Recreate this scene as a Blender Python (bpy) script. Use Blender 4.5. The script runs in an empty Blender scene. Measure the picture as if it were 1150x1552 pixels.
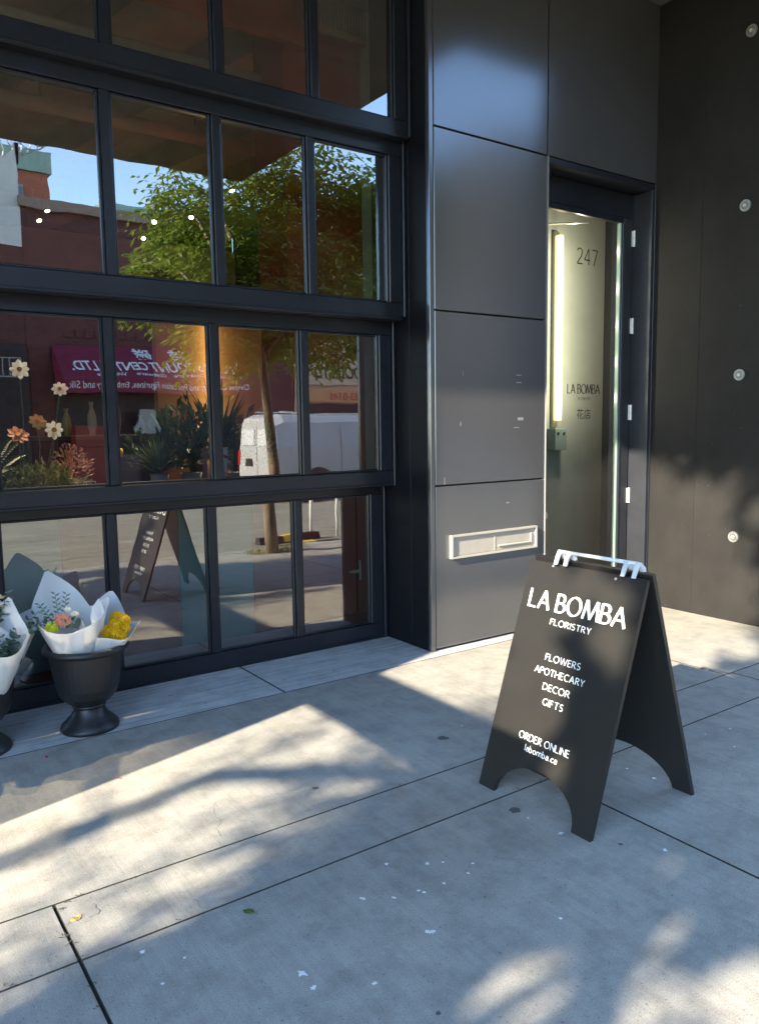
import bpy, math, random
import numpy as np
from mathutils import Vector, Matrix
random.seed(7); RNG = np.random.default_rng(5)
S = bpy.context.scene
COL = S.collection
PI = math.pi

# ------------------------------------------------------------------ camera
yaw, pit, rol = math.radians(35.084), math.radians(6.346), math.radians(-.798)
fw = Vector((math.sin(yaw)*math.cos(pit), math.cos(yaw)*math.cos(pit), -math.sin(pit)))
ri = Vector((math.cos(yaw), -math.sin(yaw), 0)); up = ri.cross(fw)
r2 = math.cos(rol)*ri + math.sin(rol)*up; u2 = -math.sin(rol)*ri + math.cos(rol)*up
cd = bpy.data.cameras.new('camera'); cam = bpy.data.objects.new('camera', cd); COL.objects.link(cam)
m = Matrix((r2, u2, -fw)).transposed().to_4x4(); m.translation = Vector((0, 0, 1.5)); cam.matrix_world = m
cd.sensor_fit = 'VERTICAL'; cd.sensor_height = 24; cd.lens = 24*1184.1/1552
cd.clip_start = .05; cd.clip_end = 600
S.camera = cam
# ------------------------------------------------------------------ light
SUN_AZ = math.radians(15.0)      # sun rays travel along +X, turned 15 deg towards the facade
SUN_EL = math.atan(.53*math.cos(SUN_AZ))
to_sun = Vector((-math.cos(SUN_AZ)*math.cos(SUN_EL), -math.sin(SUN_AZ)*math.cos(SUN_EL), math.sin(SUN_EL)))
W = bpy.data.worlds.new('World'); S.world = W; W.use_nodes = True
wn = W.node_tree.nodes; bg = wn['Background']
sky = wn.new('ShaderNodeTexSky'); sky.sky_type = 'NISHITA'; sky.sun_disc = False
sky.sun_rotation = math.atan2(to_sun.x, to_sun.y)
sky.air_density = .9; sky.dust_density = 0; sky.ozone_density = 1.9
W.node_tree.links.new(sky.outputs[0], bg.inputs[0]); bg.inputs[1].default_value = .15
sky.sun_elevation = SUN_EL
sd = bpy.data.lights.new('sun', 'SUN'); sd.energy = 2.6; sd.angle = math.radians(.53); sd.color = (1, .88, .69)
so = bpy.data.objects.new('sun', sd); COL.objects.link(so); so.rotation_euler = to_sun.to_track_quat('Z', 'Y').to_euler()
so.location = (-20, -8, 12)
S.view_settings.view_transform = 'Standard'; S.view_settings.look = 'None'; S.view_settings.gamma = 1
S.view_settings.use_curve_mapping = False
S.view_settings.exposure = 2.85
S.render.engine = 'CYCLES'
S.cycles.max_bounces = 10; S.cycles.transparent_max_bounces = 24; S.cycles.glossy_bounces = 5
S.cycles.caustics_reflective = False; S.cycles.caustics_refractive = False
S.cycles.sample_clamp_indirect = 4.0

# ------------------------------------------------------------------ helpers
class MB:
    def __init__(s): s.v = []; s.f = []
    def add(s, vs, fs):
        n = len(s.v); s.v += [tuple(p) for p in vs]; s.f += [tuple(i+n for i in f) for f in fs]; return s
    def box(s, x, y, z):
        (a, b), (c, d), (e, g) = x, y, z
        return s.add([(a,c,e),(b,c,e),(b,d,e),(a,d,e),(a,c,g),(b,c,g),(b,d,g),(a,d,g)],
              [(0,3,2,1),(4,5,6,7),(0,1,5,4),(1,2,6,5),(2,3,7,6),(3,0,4,7)])
    def cbox(s, x, y, z, c=.004):      # box with chamfered edges
        (a, b), (p, q), (e, g) = x, y, z
        c = min(c, (b-a)/2.5, (q-p)/2.5, (g-e)/2.5)
        vs = []; 
        for zx, k in ((e, 1), (e+c, 0), (g-c, 0), (g, 1)):
            i = c if k else 0
            vs += [(a+c+i*0, p+i, zx), (b-c, p+i, zx), (b-i, p+c, zx), (b-i, q-c, zx), (b-c, q-i, zx), (a+c, q-i, zx), (a+i, q-c, zx), (a+i, p+c, zx)]
        fs = [tuple(reversed(range(8))), tuple(range(24, 32))]
        for l in range(3):
            for j in range(8): fs.append((l*8+j, l*8+(j+1) % 8, l*8+8+(j+1) % 8, l*8+8+j))
        return s.add(vs, fs)
    def tube(s, pts, r, n=8, cap=True):
        pts = [Vector(p) for p in pts]; rr = r if hasattr(r, '__len__') else [r]*len(pts)
        vs = []; fs = []; ref = None
        for i, p in enumerate(pts):
            d = (pts[min(i+1, len(pts)-1)]-pts[max(i-1, 0)]).normalized()
            if ref is None: ref = d.orthogonal().normalized()
            ref = (ref - d*ref.dot(d)); ref = ref.normalized() if ref.length > 1e-6 else d.orthogonal().normalized()
            b = d.cross(ref)
            for k in range(n):
                a = 2*PI*k/n; vs.append(p+(ref*math.cos(a)+b*math.sin(a))*rr[i])
        for i in range(len(pts)-1):
            for k in range(n): fs.append((i*n+k, i*n+(k+1) % n, (i+1)*n+(k+1) % n, (i+1)*n+k))
        if cap: fs += [tuple(reversed(range(n))), tuple(range((len(pts)-1)*n, len(pts)*n))]
        return s.add(vs, fs)
    def lathe(s, c, prof, n=40, flute=0, fl=(0, 0)):
        vs = []; fs = []
        for (r, z) in prof:
            for k in range(n):
                a = 2*PI*k/n; q = r*(1+(flute*(k % 2) if fl[0] < z < fl[1] else 0))
                vs.append((c[0]+q*math.cos(a), c[1]+q*math.sin(a), c[2]+z))
        for i in range(len(prof)-1):
            for k in range(n): fs.append((i*n+k, i*n+(k+1) % n, (i+1)*n+(k+1) % n, (i+1)*n+k))
        return s.add(vs, fs)
    def disc(s, c, r, nrm, n=14, depth=0.0, jag=0):
        nrm = Vector(nrm).normalized(); u = nrm.orthogonal().normalized(); w = nrm.cross(u); c = Vector(c)
        rs = [r*(1+random.uniform(-jag, jag)) for _ in range(n)]
        a = [c+(u*math.cos(2*PI*k/n)+w*math.sin(2*PI*k/n))*rs[k] for k in range(n)]
        if not depth: return s.add(a, [tuple(range(n))])
        b = [p+nrm*depth for p in a]
        return s.add(a+b, [tuple(reversed(range(n))), tuple(range(n, 2*n))]+[(k, (k+1) % n, n+(k+1) % n, n+k) for k in range(n)])
    def prism(s, pts, off):       # closed polygon pushed along off
        n = len(pts); a = [Vector(p) for p in pts]; b = [p+Vector(off) for p in a]
        return s.add(a+b, [tuple(range(n)), tuple(reversed(range(n, 2*n)))]+[(k, n+k, n+(k+1) % n, (k+1) % n) for k in range(n)])
    def build(s, name, mat, parent=None, smooth=False, base=False):
        V = np.array(s.v, float)
        lo, hi = V.min(0), V.max(0); c = (lo+hi)/2
        if base or parent is None: c[2] = lo[2]
        me = bpy.data.meshes.new(name); me.from_pydata((V-c).tolist(), [], s.f)
        me.materials.append(mat)
        if smooth: me.polygons.foreach_set('use_smooth', [True]*len(me.polygons))
        me.update()
        o = bpy.data.objects.new(name, me); COL.objects.link(o)
        off = Vector((0, 0, 0)); p = parent
        while p is not None: off += p.location; p = p.parent
        o.location = Vector(c)-off
        if parent: o.parent = parent
        return o

def tag(o, label=None, cat=None, group=None, kind=None):
    if label: o['label'] = label
    if cat: o['category'] = cat
    if group: o['group'] = group
    if kind: o['kind'] = kind
    return o
def thing(name, loc, label, cat, group=None):
    o = bpy.data.objects.new(name, None); COL.objects.link(o); o.location = loc; o.empty_display_size = .1
    return tag(o, label, cat, group)
def B(name, x, y, z, mat, parent=None, c=.003):
    return MB().cbox(x, y, z, c).build(name, mat, parent)
def again(o, dloc, parent=None):
    c = o.copy(); COL.objects.link(c); c.location = Vector(o.location)+Vector(dloc)
    if parent: c.parent = parent
    return c
def copy_tree(o, parent=None):
    c = o.copy(); COL.objects.link(c); c.parent = parent
    for k in list(o.children): copy_tree(k, c)
    return c

# ------------------------------------------------------------------ materials
def mat(name, col, rough=.5, var=0, vscale=6, spec=.5, metal=0, bump=0, bscale=40, emit=None, estr=0, stretch=None, col2=None, trans=0, speck=None, coat=0, rvar=0):
    M = bpy.data.materials.new(name); M.use_nodes = True; N = M.node_tree.nodes; L = M.node_tree.links
    p = N['Principled BSDF']; p.inputs['Base Color'].default_value = (*col, 1); p.inputs['Roughness'].default_value = rough
    p.inputs['Specular IOR Level'].default_value = spec; p.inputs['Metallic'].default_value = metal
    p.inputs['Coat Weight'].default_value = coat
    tc = N.new('ShaderNodeNewGeometry'); mp = N.new('ShaderNodeMapping'); L.new(tc.outputs['Position'], mp.inputs[0])
    if stretch: mp.inputs['Scale'].default_value = stretch
    src = None
    if var or col2:
        nz = N.new('ShaderNodeTexNoise'); nz.inputs['Scale'].default_value = vscale; nz.inputs['Detail'].default_value = 6; nz.inputs['Roughness'].default_value = .65
        L.new(mp.outputs[0], nz.inputs[0])
        cr = N.new('ShaderNodeValToRGB'); cr.color_ramp.elements[0].position = .3; cr.color_ramp.elements[1].position = .7
        a = [c*(1-var) for c in col]; b = [min(1, c*(1+var)) for c in col] if col2 is None else col2
        cr.color_ramp.elements[0].color = (*a, 1); cr.color_ramp.elements[1].color = (*b, 1)
        L.new(nz.outputs[0], cr.inputs[0]); src = cr.outputs[0]
        if rvar:
            mr = N.new('ShaderNodeMapRange'); mr.inputs['To Min'].default_value = rough-rvar; mr.inputs['To Max'].default_value = rough+rvar
            L.new(nz.outputs[0], mr.inputs[0]); L.new(mr.outputs[0], p.inputs['Roughness'])
    if speck:       # sparse specks: (scale, threshold, colour)
        n2 = N.new('ShaderNodeTexNoise'); n2.inputs['Scale'].default_value = speck[0]; n2.inputs['Detail'].default_value = 3
        L.new(tc.outputs['Position'], n2.inputs[0])
        c2 = N.new('ShaderNodeValToRGB'); c2.color_ramp.elements[0].position = speck[1]; c2.color_ramp.elements[1].position = speck[1]+.03
        L.new(n2.outputs[0], c2.inputs[0])
        mx = N.new('ShaderNodeMix'); mx.data_type = 'RGBA'; mx.inputs[7].default_value = (*speck[2], 1)
        if src: L.new(src, mx.inputs[6])
        else: mx.inputs[6].default_value = (*col, 1)
        L.new(c2.outputs[0], mx.inputs[0]); src = mx.outputs[2]
    if src: L.new(src, p.inputs['Base Color'])
    if bump:
        bn = N.new('ShaderNodeTexNoise'); bn.inputs['Scale'].default_value = bscale; bn.inputs['Detail'].default_value = 5
        L.new(mp.outputs[0], bn.inputs[0]); bp = N.new('ShaderNodeBump'); bp.inputs['Strength'].default_value = bump; bp.inputs['Distance'].default_value = .01
        L.new(bn.outputs[0], bp.inputs['Height']); L.new(bp.outputs[0], p.inputs['Normal'])
    if emit: p.inputs['Emission Color'].default_value = (*emit, 1); p.inputs['Emission Strength'].default_value = estr
    if trans:
        tr = N.new('ShaderNodeBsdfTranslucent'); tr.inputs[0].default_value = (*[min(1, c*1.6) for c in col], 1)
        if src: L.new(src, tr.inputs[0])
        ms = N.new('ShaderNodeMixShader'); ms.inputs[0].default_value = trans
        L.new(p.outputs[0], ms.inputs[1]); L.new(tr.outputs[0], ms.inputs[2]); L.new(ms.outputs[0], N['Material Output'].inputs[0])
    return M

def concrete(name, base, warm, streak=(28, 1.2, 1), lines=.10, agg=.35, stain=.22):
    M = bpy.data.materials.new(name); M.use_nodes = True; N = M.node_tree.nodes; L = M.node_tree.links
    p = N['Principled BSDF']; p.inputs['Roughness'].default_value = .85; p.inputs['Specular IOR Level'].default_value = .3
    g = N.new('ShaderNodeNewGeometry')
    def noise(sc, det=5, rg=.6, st=None):
        n = N.new('ShaderNodeTexNoise'); n.inputs['Scale'].default_value = sc; n.inputs['Detail'].default_value = det; n.inputs['Roughness'].default_value = rg
        if st:
            mp = N.new('ShaderNodeMapping'); mp.inputs['Scale'].default_value = st; L.new(g.outputs['Position'], mp.inputs[0]); L.new(mp.outputs[0], n.inputs[0])
        else: L.new(g.outputs['Position'], n.inputs[0])
        return n.outputs[0]
    def ramp(s, a, b, ca, cb):
        r = N.new('ShaderNodeValToRGB'); r.color_ramp.elements[0].position = a; r.color_ramp.elements[1].position = b
        r.color_ramp.elements[0].color = (*ca, 1) if hasattr(ca, '__len__') else (ca, ca, ca, 1)
        r.color_ramp.elements[1].color = (*cb, 1) if hasattr(cb, '__len__') else (cb, cb, cb, 1)
        L.new(s, r.inputs[0]); return r.outputs[0]
    def mul(a, b, f=1.0):
        x = N.new('ShaderNodeMix'); x.data_type = 'RGBA'; x.blend_type = 'MULTIPLY'; x.inputs[0].default_value = f
        L.new(a, x.inputs[6]); L.new(b, x.inputs[7]); return x.outputs[2]
    c = ramp(noise(1.6, 6, .65), .3, .72, base, warm)
    c = mul(c, ramp(noise(7, 6, .7), .36, .56, 1-stain, 1.0))
    c = mul(c, ramp(noise(1, 4, .7, streak), .35, .6, 1-lines, 1.0))
    c = mul(c, ramp(noise(210, 3, .8), .3, .56, 1-agg, 1.0))
    c = mul(c, ramp(noise(95, 2, .6), .30, .34, .5, 1.0))
    c = mul(c, ramp(noise(420, 2, .6), .56, .66, 1.0, 1.22))
    L.new(c, p.inputs['Base Color'])
    bp = N.new('ShaderNodeBump'); bp.inputs['Strength'].default_value = .35; bp.inputs['Distance'].default_value = .004
    mm = N.new('ShaderNodeMath'); mm.operation = 'ADD'
    L.new(noise(180, 4, .8), mm.inputs[0]); L.new(noise(1, 4, .7, tuple(s*1.5 for s in streak)), mm.inputs[1])
    L.new(mm.outputs[0], bp.inputs['Height']); L.new(bp.outputs[0], p.inputs['Normal'])
    return M

def glass_mat(name, k=4.0, base=.09, tint=(.88, .91, .88), wav=.00045, ior=1.52):
    M = bpy.data.materials.new(name); M.use_nodes = True; N = M.node_tree.nodes; L = M.node_tree.links
    N.remove(N['Principled BSDF'])
    t = N.new('ShaderNodeBsdfTransparent'); t.inputs[0].default_value = (*tint, 1)
    gl = N.new('ShaderNodeBsdfGlossy'); gl.inputs['Roughness'].default_value = 0.0; gl.inputs[0].default_value = (1, 1, .97, 1)
    fr = N.new('ShaderNodeFresnel'); fr.inputs[0].default_value = ior
    ma = N.new('ShaderNodeMath'); ma.operation = 'MULTIPLY_ADD'; ma.inputs[1].default_value = k; ma.inputs[2].default_value = base; ma.use_clamp = True
    L.new(fr.outputs[0], ma.inputs[0])
    mx = N.new('ShaderNodeMixShader'); L.new(ma.outputs[0], mx.inputs[0]); L.new(t.outputs[0], mx.inputs[1]); L.new(gl.outputs[0], mx.inputs[2])
    g = N.new('ShaderNodeNewGeometry'); nz = N.new('ShaderNodeTexNoise'); nz.inputs['Scale'].default_value = 3.2; nz.inputs['Detail'].default_value = 1.5
    L.new(g.outputs['Position'], nz.inputs[0]); bp = N.new('ShaderNodeBump'); bp.inputs['Strength'].default_value = 1; bp.inputs['Distance'].default_value = wav
    L.new(nz.outputs[0], bp.inputs['Height']); L.new(bp.outputs[0], gl.inputs['Normal'])
    L.new(mx.outputs[0], N['Material Output'].inputs[0])
    return M

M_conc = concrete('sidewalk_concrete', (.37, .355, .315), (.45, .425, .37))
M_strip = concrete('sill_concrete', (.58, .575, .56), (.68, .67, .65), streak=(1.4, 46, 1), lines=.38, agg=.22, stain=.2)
M_joint = mat('joint_dirt', (.05, .045, .035), .95, var=.5, vscale=60)
M_road = concrete('asphalt', (.30, .28, .22), (.38, .355, .28), streak=(.35, 5, 1), lines=.3, agg=.4, stain=.3)
M_curb = concrete('curb_concrete', (.38, .37, .34), (.46, .45, .41))
M_frame = mat('black_steel', (.013, .015, .021), .34, var=.25, vscale=5, spec=.5, bump=.03, bscale=120, rvar=.06)
M_bead = mat('glazing_bead', (.016, .018, .024), .32, spec=.55)
M_seal = mat('black_rubber', (.008, .008, .01), .6)
M_panel = mat('charcoal_panel', (.064, .062, .063), .17, var=.06, vscale=1.3, spec=1.0, rvar=.02, speck=(26, .80, (.3, .3, .3)))
M_bright = mat('panel_edge', (.22, .22, .22), .4, spec=.5)
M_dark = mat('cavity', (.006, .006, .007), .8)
M_rwall = mat('dark_board_wall', (.022, .0206, .0196), .6, var=.22, vscale=2.2, spec=.2, bump=.10, bscale=22, speck=(48, .73, (.10, .09, .08)), stretch=(1, 1.2, .8), rvar=.06)
M_soffit = mat('soffit_board', (.14, .13, .115), .8, var=.3, vscale=3, bump=.1)
M_zinc = mat('zinc', (.55, .55, .53), .35, metal=.7, var=.15, vscale=30)
M_hinge = mat('hinge_steel', (.75, .74, .70), .4, metal=.35)
M_glass = glass_mat('window_glass')
M_doorglass = glass_mat('door_glass', k=2.8, base=.03, tint=(.88, .93, .9), wav=.0004)
M_slotmetal = mat('cream_metal', (.40, .38, .33), .35, var=.05)
M_slotback = mat('slot_flap', (.36, .33, .28), .3, var=.1, vscale=12, spec=.6)
M_sign = mat('sign_black', (.017, .0155, .0138), .40, var=.12, vscale=9, spec=.55, bump=.05, bscale=260)
M_signedge = mat('sign_edge', (.01, .01, .013), .6)
M_white = mat('white_vinyl', (.86, .86, .84), .45)
M_plastic = mat('clear_white_plastic', (.8, .82, .84), .25, trans=.3)
M_vinylblk = mat('black_vinyl', (.01, .01, .01), .6)
M_pot = mat('black_plastic', (.014, .014, .015), .42, spec=.5, bump=.05, bscale=90)
M_soil = mat('dark_soil', (.02, .015, .01), .95)
M_paper = mat('white_paper', (.80, .80, .80), .7, trans=.3, bump=.5, bscale=14, stretch=(1, 1, .35))
M_euc = mat('eucalyptus', (.10, .16, .12), .55, var=.4, vscale=30, trans=.15)
M_stem = mat('green_stem', (.08, .13, .04), .6)
M_peach = mat('peach_petal', (.80, .33, .20), .6, trans=.25, var=.2, vscale=60)
M_lime = mat('lime_petal', (.60, .65, .04), .6, trans=.2)
M_yellow = mat('yellow_petal', (.85, .55, .01), .6, trans=.15, var=.2, vscale=90)
M_cream = mat('cream_petal', (.85, .78, .62), .6, trans=.3)
M_orangep = mat('orange_petal', (.85, .38, .12), .6, trans=.3, col2=(.85, .6, .25), vscale=14)
M_core = mat('flower_core', (.75, .30, .02), .7)
M_leaf = mat('tree_leaf', (.16, .26, .03), .45, trans=.38, col2=(.29, .36, .06), vscale=3)
M_leaf2 = mat('shade_tree_leaf', (.07, .12, .025), .5, trans=.1, var=.3, vscale=3)
M_bark = mat('bark', (.20, .16, .11), .9, var=.4, vscale=18, bump=.6, bscale=40, stretch=(1, 1, .25))
M_plant = mat('house_plant', (.04, .075, .03), .5, var=.5, vscale=14, trans=.15)
M_plant2 = mat('grey_green_plant', (.12, .17, .10), .6, var=.4, vscale=14, trans=.15)
M_moss = mat('olive_greens', (.17, .19, .07), .7, var=.5, vscale=20, trans=.15)

# text ----------------------------------------------------------------
def arc(cx, cy, rx, ry, a0, a1, n=20):
    return [(cx+rx*math.cos(math.radians(a0+(a1-a0)*i/n)), cy+ry*math.sin(math.radians(a0+(a1-a0)*i/n))) for i in range(n+1)]
G = {
 'L': (.48, [[(0,1),(0,0)],[(0,.03),(.48,.03)]]),
 'A': (.74, [[(0,0),(.36,1)],[(.35,1),(.74,0)],[(.15,.34),(.58,.34)]]),
 'B': (.54, [[(0,1),(0,0)],[(0,.97),(.2,.97)]+arc(.22,.745,.24,.225,90,-90)+[(0,.52)],[(0,.52),(.24,.52)]+arc(.26,.275,.28,.245,90,-90)+[(0,.03)]]),
 'O': (.86, [arc(.43,.5,.41,.48,90,450,40)]),
 'M': (.92, [[(0,0),(.13,1)],[(.14,1),(.45,.03)],[(.45,.03),(.77,1)],[(.79,1),(.92,0)]]),
 'F': (.44, [[(0,1),(0,0)],[(0,.97),(.44,.97)],[(0,.53),(.38,.53)]]),
 'E': (.46, [[(0,1),(0,0)],[(0,.97),(.46,.97)],[(0,.53),(.4,.53)],[(0,.03),(.46,.03)]]),
 'R': (.56, [[(0,1),(0,0)],[(0,.97),(.2,.97)]+arc(.22,.735,.24,.235,90,-90)+[(0,.5)],[(.2,.5),(.56,0)]]),
 'P': (.48, [[(0,1),(0,0)],[(0,.97),(.2,.97)]+arc(.22,.715,.25,.255,90,-90)+[(0,.46)]]),
 'I': (.02, [[(0,1),(0,0)]]),
 'S': (.46, [arc(.24,.745,.21,.235,35,240,14)+[(.24,.51)][:0]+arc(.22,.265,.23,.245,80,-145,16)]),
 'T': (.62, [[(0,.97),(.62,.97)],[(.31,1),(.31,0)]]),
 'Y': (.60, [[(0,1),(.3,.48)],[(.6,1),(.3,.48)],[(.3,.48),(.3,0)]]),
 'W': (1.0, [[(0,1),(.25,0)],[(.25,0),(.5,1)],[(.5,1),(.75,0)],[(.75,0),(1.0,1)]]),
 'H': (.64, [[(0,1),(0,0)],[(.64,1),(.64,0)],[(0,.52),(.64,.52)]]),
 'C': (.68, [arc(.43,.5,.41,.48,52,308,30)]),
 'G': (.72, [arc(.43,.5,.41,.48,52,300,30)+[(.70,.12)],[(.70,.45),(.70,.08)]]),
 'D': (.70, [[(0,1),(0,0)],[(0,.97),(.22,.97)]+arc(.22,.5,.46,.47,90,-90,26)+[(0,.03)]]),
 'N': (.64, [[(0,0),(0,1)],[(0,1),(.64,0)],[(.64,0),(.64,1)]]),
 'l': (.02, [[(0,1.05),(0,0)]]),
 'a': (.40, [arc(.2,.2,.19,.19,60,300,18),[(.38,.62),(.38,0)],[(.04,.52),(.16,.62),(.30,.6),(.38,.46)],[(.30,.36),(.38,.36)]]),
 'b': (.42, [[(0,1.05),(0,0)], arc(.19,.31,.2,.3,130,-130,22)]),
 'o': (.46, [arc(.23,.31,.22,.3,90,450,26)]),
 'm': (.72, [[(0,.62),(0,0)],[(0,.48)]+arc(.18,.44,.17,.17,140,0,10)+[(.35,0)],[(.35,.48)]+arc(.54,.44,.17,.17,140,0,10)+[(.71,0)]]),
 'c': (.36, [arc(.23,.31,.21,.3,48,312,20)]),
 '.': (.04, [[(0,.10),(0,0)]]),
 '2': (.46, [arc(.23,.75,.21,.23,165,-10,14)+[(.36,.5),(0,.02)],[(0,.02),(.46,.02)]]),
 '4': (.50, [[(.36,1),(0,.3)],[(0,.3),(.5,.3)],[(.37,1),(.37,0)]]),
 '7': (.46, [[(0,.98),(.46,.98)],[(.46,.98),(.14,0)]]),
}
def text_mb(mb, text, x0, x1, y0, hgt, T, t, fn, gap=.17, pen=20):
    """lay stroke lettering out between x0 and x1 (plane units); fn maps plane (s,t,lift) to the world"""
    adv = 0; items = []
    for ch in text:
        if ch == ' ': adv += .34; continue
        w, st = G[ch]; items.append((adv, st)); adv += w+gap
    adv -= gap; sx = (x1-x0)/adv; sy = hgt; k = 0
    cp, sp = math.cos(math.radians(pen)), math.sin(math.radians(pen))
    for a, st in items:
        for pl in st:
            P = [Vector(((a+x)*sx, y*sy)) for x, y in pl]; n = len(P); closed = (P[0]-P[-1]).length < 1e-6
            Lf = []; Rt = []
            for i in range(n):
                if closed and i in (0, n-1): d = P[1]-P[-2]
                else: d = P[min(i+1, n-1)]-P[max(i-1, 0)]
                d = d.normalized() if d.length else Vector((0, 1))
                wd = (t+(T-t)*abs(d.x*sp-d.y*cp))*hgt*.5
                if n > 2 and not closed and (i in (0, n-1)) : pass
                nr = Vector((-d.y, d.x)); Lf.append(P[i]+nr*wd); Rt.append(P[i]-nr*wd)
            lift = .0002*(k % 9); k += 1
            vs = [fn(x0+q.x, y0+q.y, lift) for q in Lf]+[fn(x0+q.x, y0+q.y, lift) for q in Rt]
            mb.add(vs, [(i, i+1, n+i+1, n+i) for i in range(n-1)])
    return mb
def font_mesh(text, fn, width=None, height=None, shear=0, bold=0):
    cu = bpy.data.curves.new('t', 'FONT'); cu.body = text; cu.size = 1; cu.shear = shear; cu.offset = bold; cu.resolution_u = 4
    o = bpy.data.objects.new('t', cu); COL.objects.link(o)
    dg = bpy.context.evaluated_depsgraph_get(); me = bpy.data.meshes.new_from_object(o.evaluated_get(dg))
    V = np.array([v.co[:] for v in me.vertices]); F = [tuple(p.vertices) for p in me.polygons]
    bpy.data.objects.remove(o); bpy.data.meshes.remove(me)
    lo, hi = V.min(0), V.max(0); V = V-lo; 
    sx = width/(hi[0]-lo[0]); sy = height/(hi[1]-lo[1])
    mb = MB(); mb.add([fn(v[0]*sx, v[1]*sy) for v in V], F); return mb
def leaf_quads(mb, c, d, ln, wd, nrm=None, fold=.0):
    """one pointed leaf as two triangles pairs"""
    d = Vector(d).normalized(); nrm = Vector(nrm) if nrm is not None else Vector((random.uniform(-1, 1), random.uniform(-1, 1), random.uniform(.2, 1)))
    s = d.cross(nrm); s = s.normalized() if s.length > 1e-5 else d.orthogonal().normalized()
    n = s.cross(d); c = Vector(c)
    mb.add([c, c+d*ln*.45+s*wd*.5+n*fold*wd, c+d*ln-n*fold*wd*.5, c+d*ln*.45-s*wd*.5+n*fold*wd], [(0, 1, 2, 3)])

# =================================================================== GROUND
road = MB().add([(-60,-200,-.14),(200,-200,-.14),(200,.30,-.14),(-60,.30,-.14)], [(0,1,2,3)]).build('road', M_road); tag(road, kind='structure')
ground = MB().add([(-60,.2,-.30),(200,.2,-.30),(200,60,-.30),(-60,60,-.30)], [(0,1,2,3)]).build('ground', M_joint); tag(ground, kind='structure')
sw = MB().box((-40, 60), (.20, 4.44), (-.16, -.010)).build('sidewalk', M_joint); tag(sw, kind='structure')
g = .0028
def slab(x0, x1, y0, y1, m=M_conc, top=0.0): return MB().cbox((x0+g*1.5, x1-g*1.5), (y0+g, y1-g), (-.02, top), .0015).build('slab', m, sw)
_slab = slab
def slab(*a, **k):
    o = _slab(*a, **k); o.data.materials.append(M_joint)
    for i, p_ in enumerate(o.data.polygons): p_.material_index = 0 if i == 1 else 1
    return o
xs = [-5.282+1.92*i for i in range(12)]
for i in range(len(xs)-1):
    slab(xs[i], xs[i+1], .37, 2.188); slab(xs[i], xs[i+1], 2.188, 2.51)
for a, b in ((-9.4, -3.4), (-3.4, 4.25), (4.25, 9.9), (9.9, 15.8)): slab(a, b, 2.51, 3.83)
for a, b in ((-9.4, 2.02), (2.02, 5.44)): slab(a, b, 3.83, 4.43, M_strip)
B('curbstone', (-40, 60), (.20, .365), (-.14, .0), M_curb, sw, .012)
for (x, y) in [(1.461,2.07),(1.577,1.99),(1.625,1.964),(1.702,1.897),(1.651,1.86),(1.549,1.865),(1.456,1.884),(1.463,1.865),(1.37,1.899),(1.288,1.955),(1.348,1.704),(1.362,1.698),(.962,1.768),(.959,1.704),(.636,1.959),(.723,2.023),(.633,2.12),(2.095,1.855),(2.081,2.004),(3.501,2.032),(3.346,2.067),(3.318,1.903),(2.737,2.052),(2.747,1.925),(2.489,2.852),(1.714,1.516),(1.1,1.62),(2.3,1.56)]:
    r = random.uniform(.006, .0125); n = 16
    big = r*(1.5 if (x, y) in ((.962,1.768), (1.461,2.07)) else 1)
    mb = MB(); pts = []
    for k in range(n):
        rr = big*(random.uniform(.25, 1.25) if k % 2 else random.uniform(.45, .8)); pts.append((x+rr*math.cos(2*PI*k/n), y+rr*math.sin(2*PI*k/n), .0012))
    mb.add(pts, [tuple(range(n))]).build('white_splat', M_white, sw)
M_gum = mat('old_gum', (.10, .095, .085), .8, var=.3, vscale=80)
M_stain = mat('oil_stain', (.30, .285, .25), .8, var=.1, vscale=40)
for (x, y, r, m_) in [(2.081,2.075,.022,M_gum),(2.315,2.787,.026,M_gum),(1.554,2.705,.013,M_gum),(2.207,1.675,.008,M_gum),(.597,2.115,.026,M_stain),(1.093,1.922,.022,M_stain),(1.14,1.888,.022,M_stain),(.562,2.406,.03,M_stain),(1.17,1.435,.007,M_gum),(3.2,2.35,.012,M_gum)]:
    MB().disc((x, y, .0012), r, (0, 0, 1), 14, .0006, .3).build('gum_spot', m_, sw)
for cr0 in ([(1.17,2.84),(1.14,2.79),(1.12,2.73),(1.13,2.69),(1.09,2.64),(1.08,2.57)], [(.82,2.30),(.86,2.26),(.85,2.22),(.88,2.195)], [(4.4,3.6),(4.33,3.5),(4.36,3.4),(4.28,3.3)]):
    mb = MB(); P_ = []
    for (xa, ya), (xb, yb) in zip(cr0, cr0[1:]):
        for j in range(6): f = j/6; P_.append((xa+(xb-xa)*f+random.uniform(-.003, .003), ya+(yb-ya)*f+random.uniform(-.003, .003)))
    n_ = len(P_); wd = [random.uniform(.0002, .0009) for _ in P_]
    mb.add([(x-w, y, .0008) for (x, y), w in zip(P_, wd)]+[(x+w, y, .0008) for (x, y), w in zip(P_, wd)], [(i, n_+i, n_+i+1, i+1) for i in range(n_-1)]); mb.build('crack', M_joint, sw)
M_weed = mat('joint_debris', (.12, .08, .05), .9)
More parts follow.
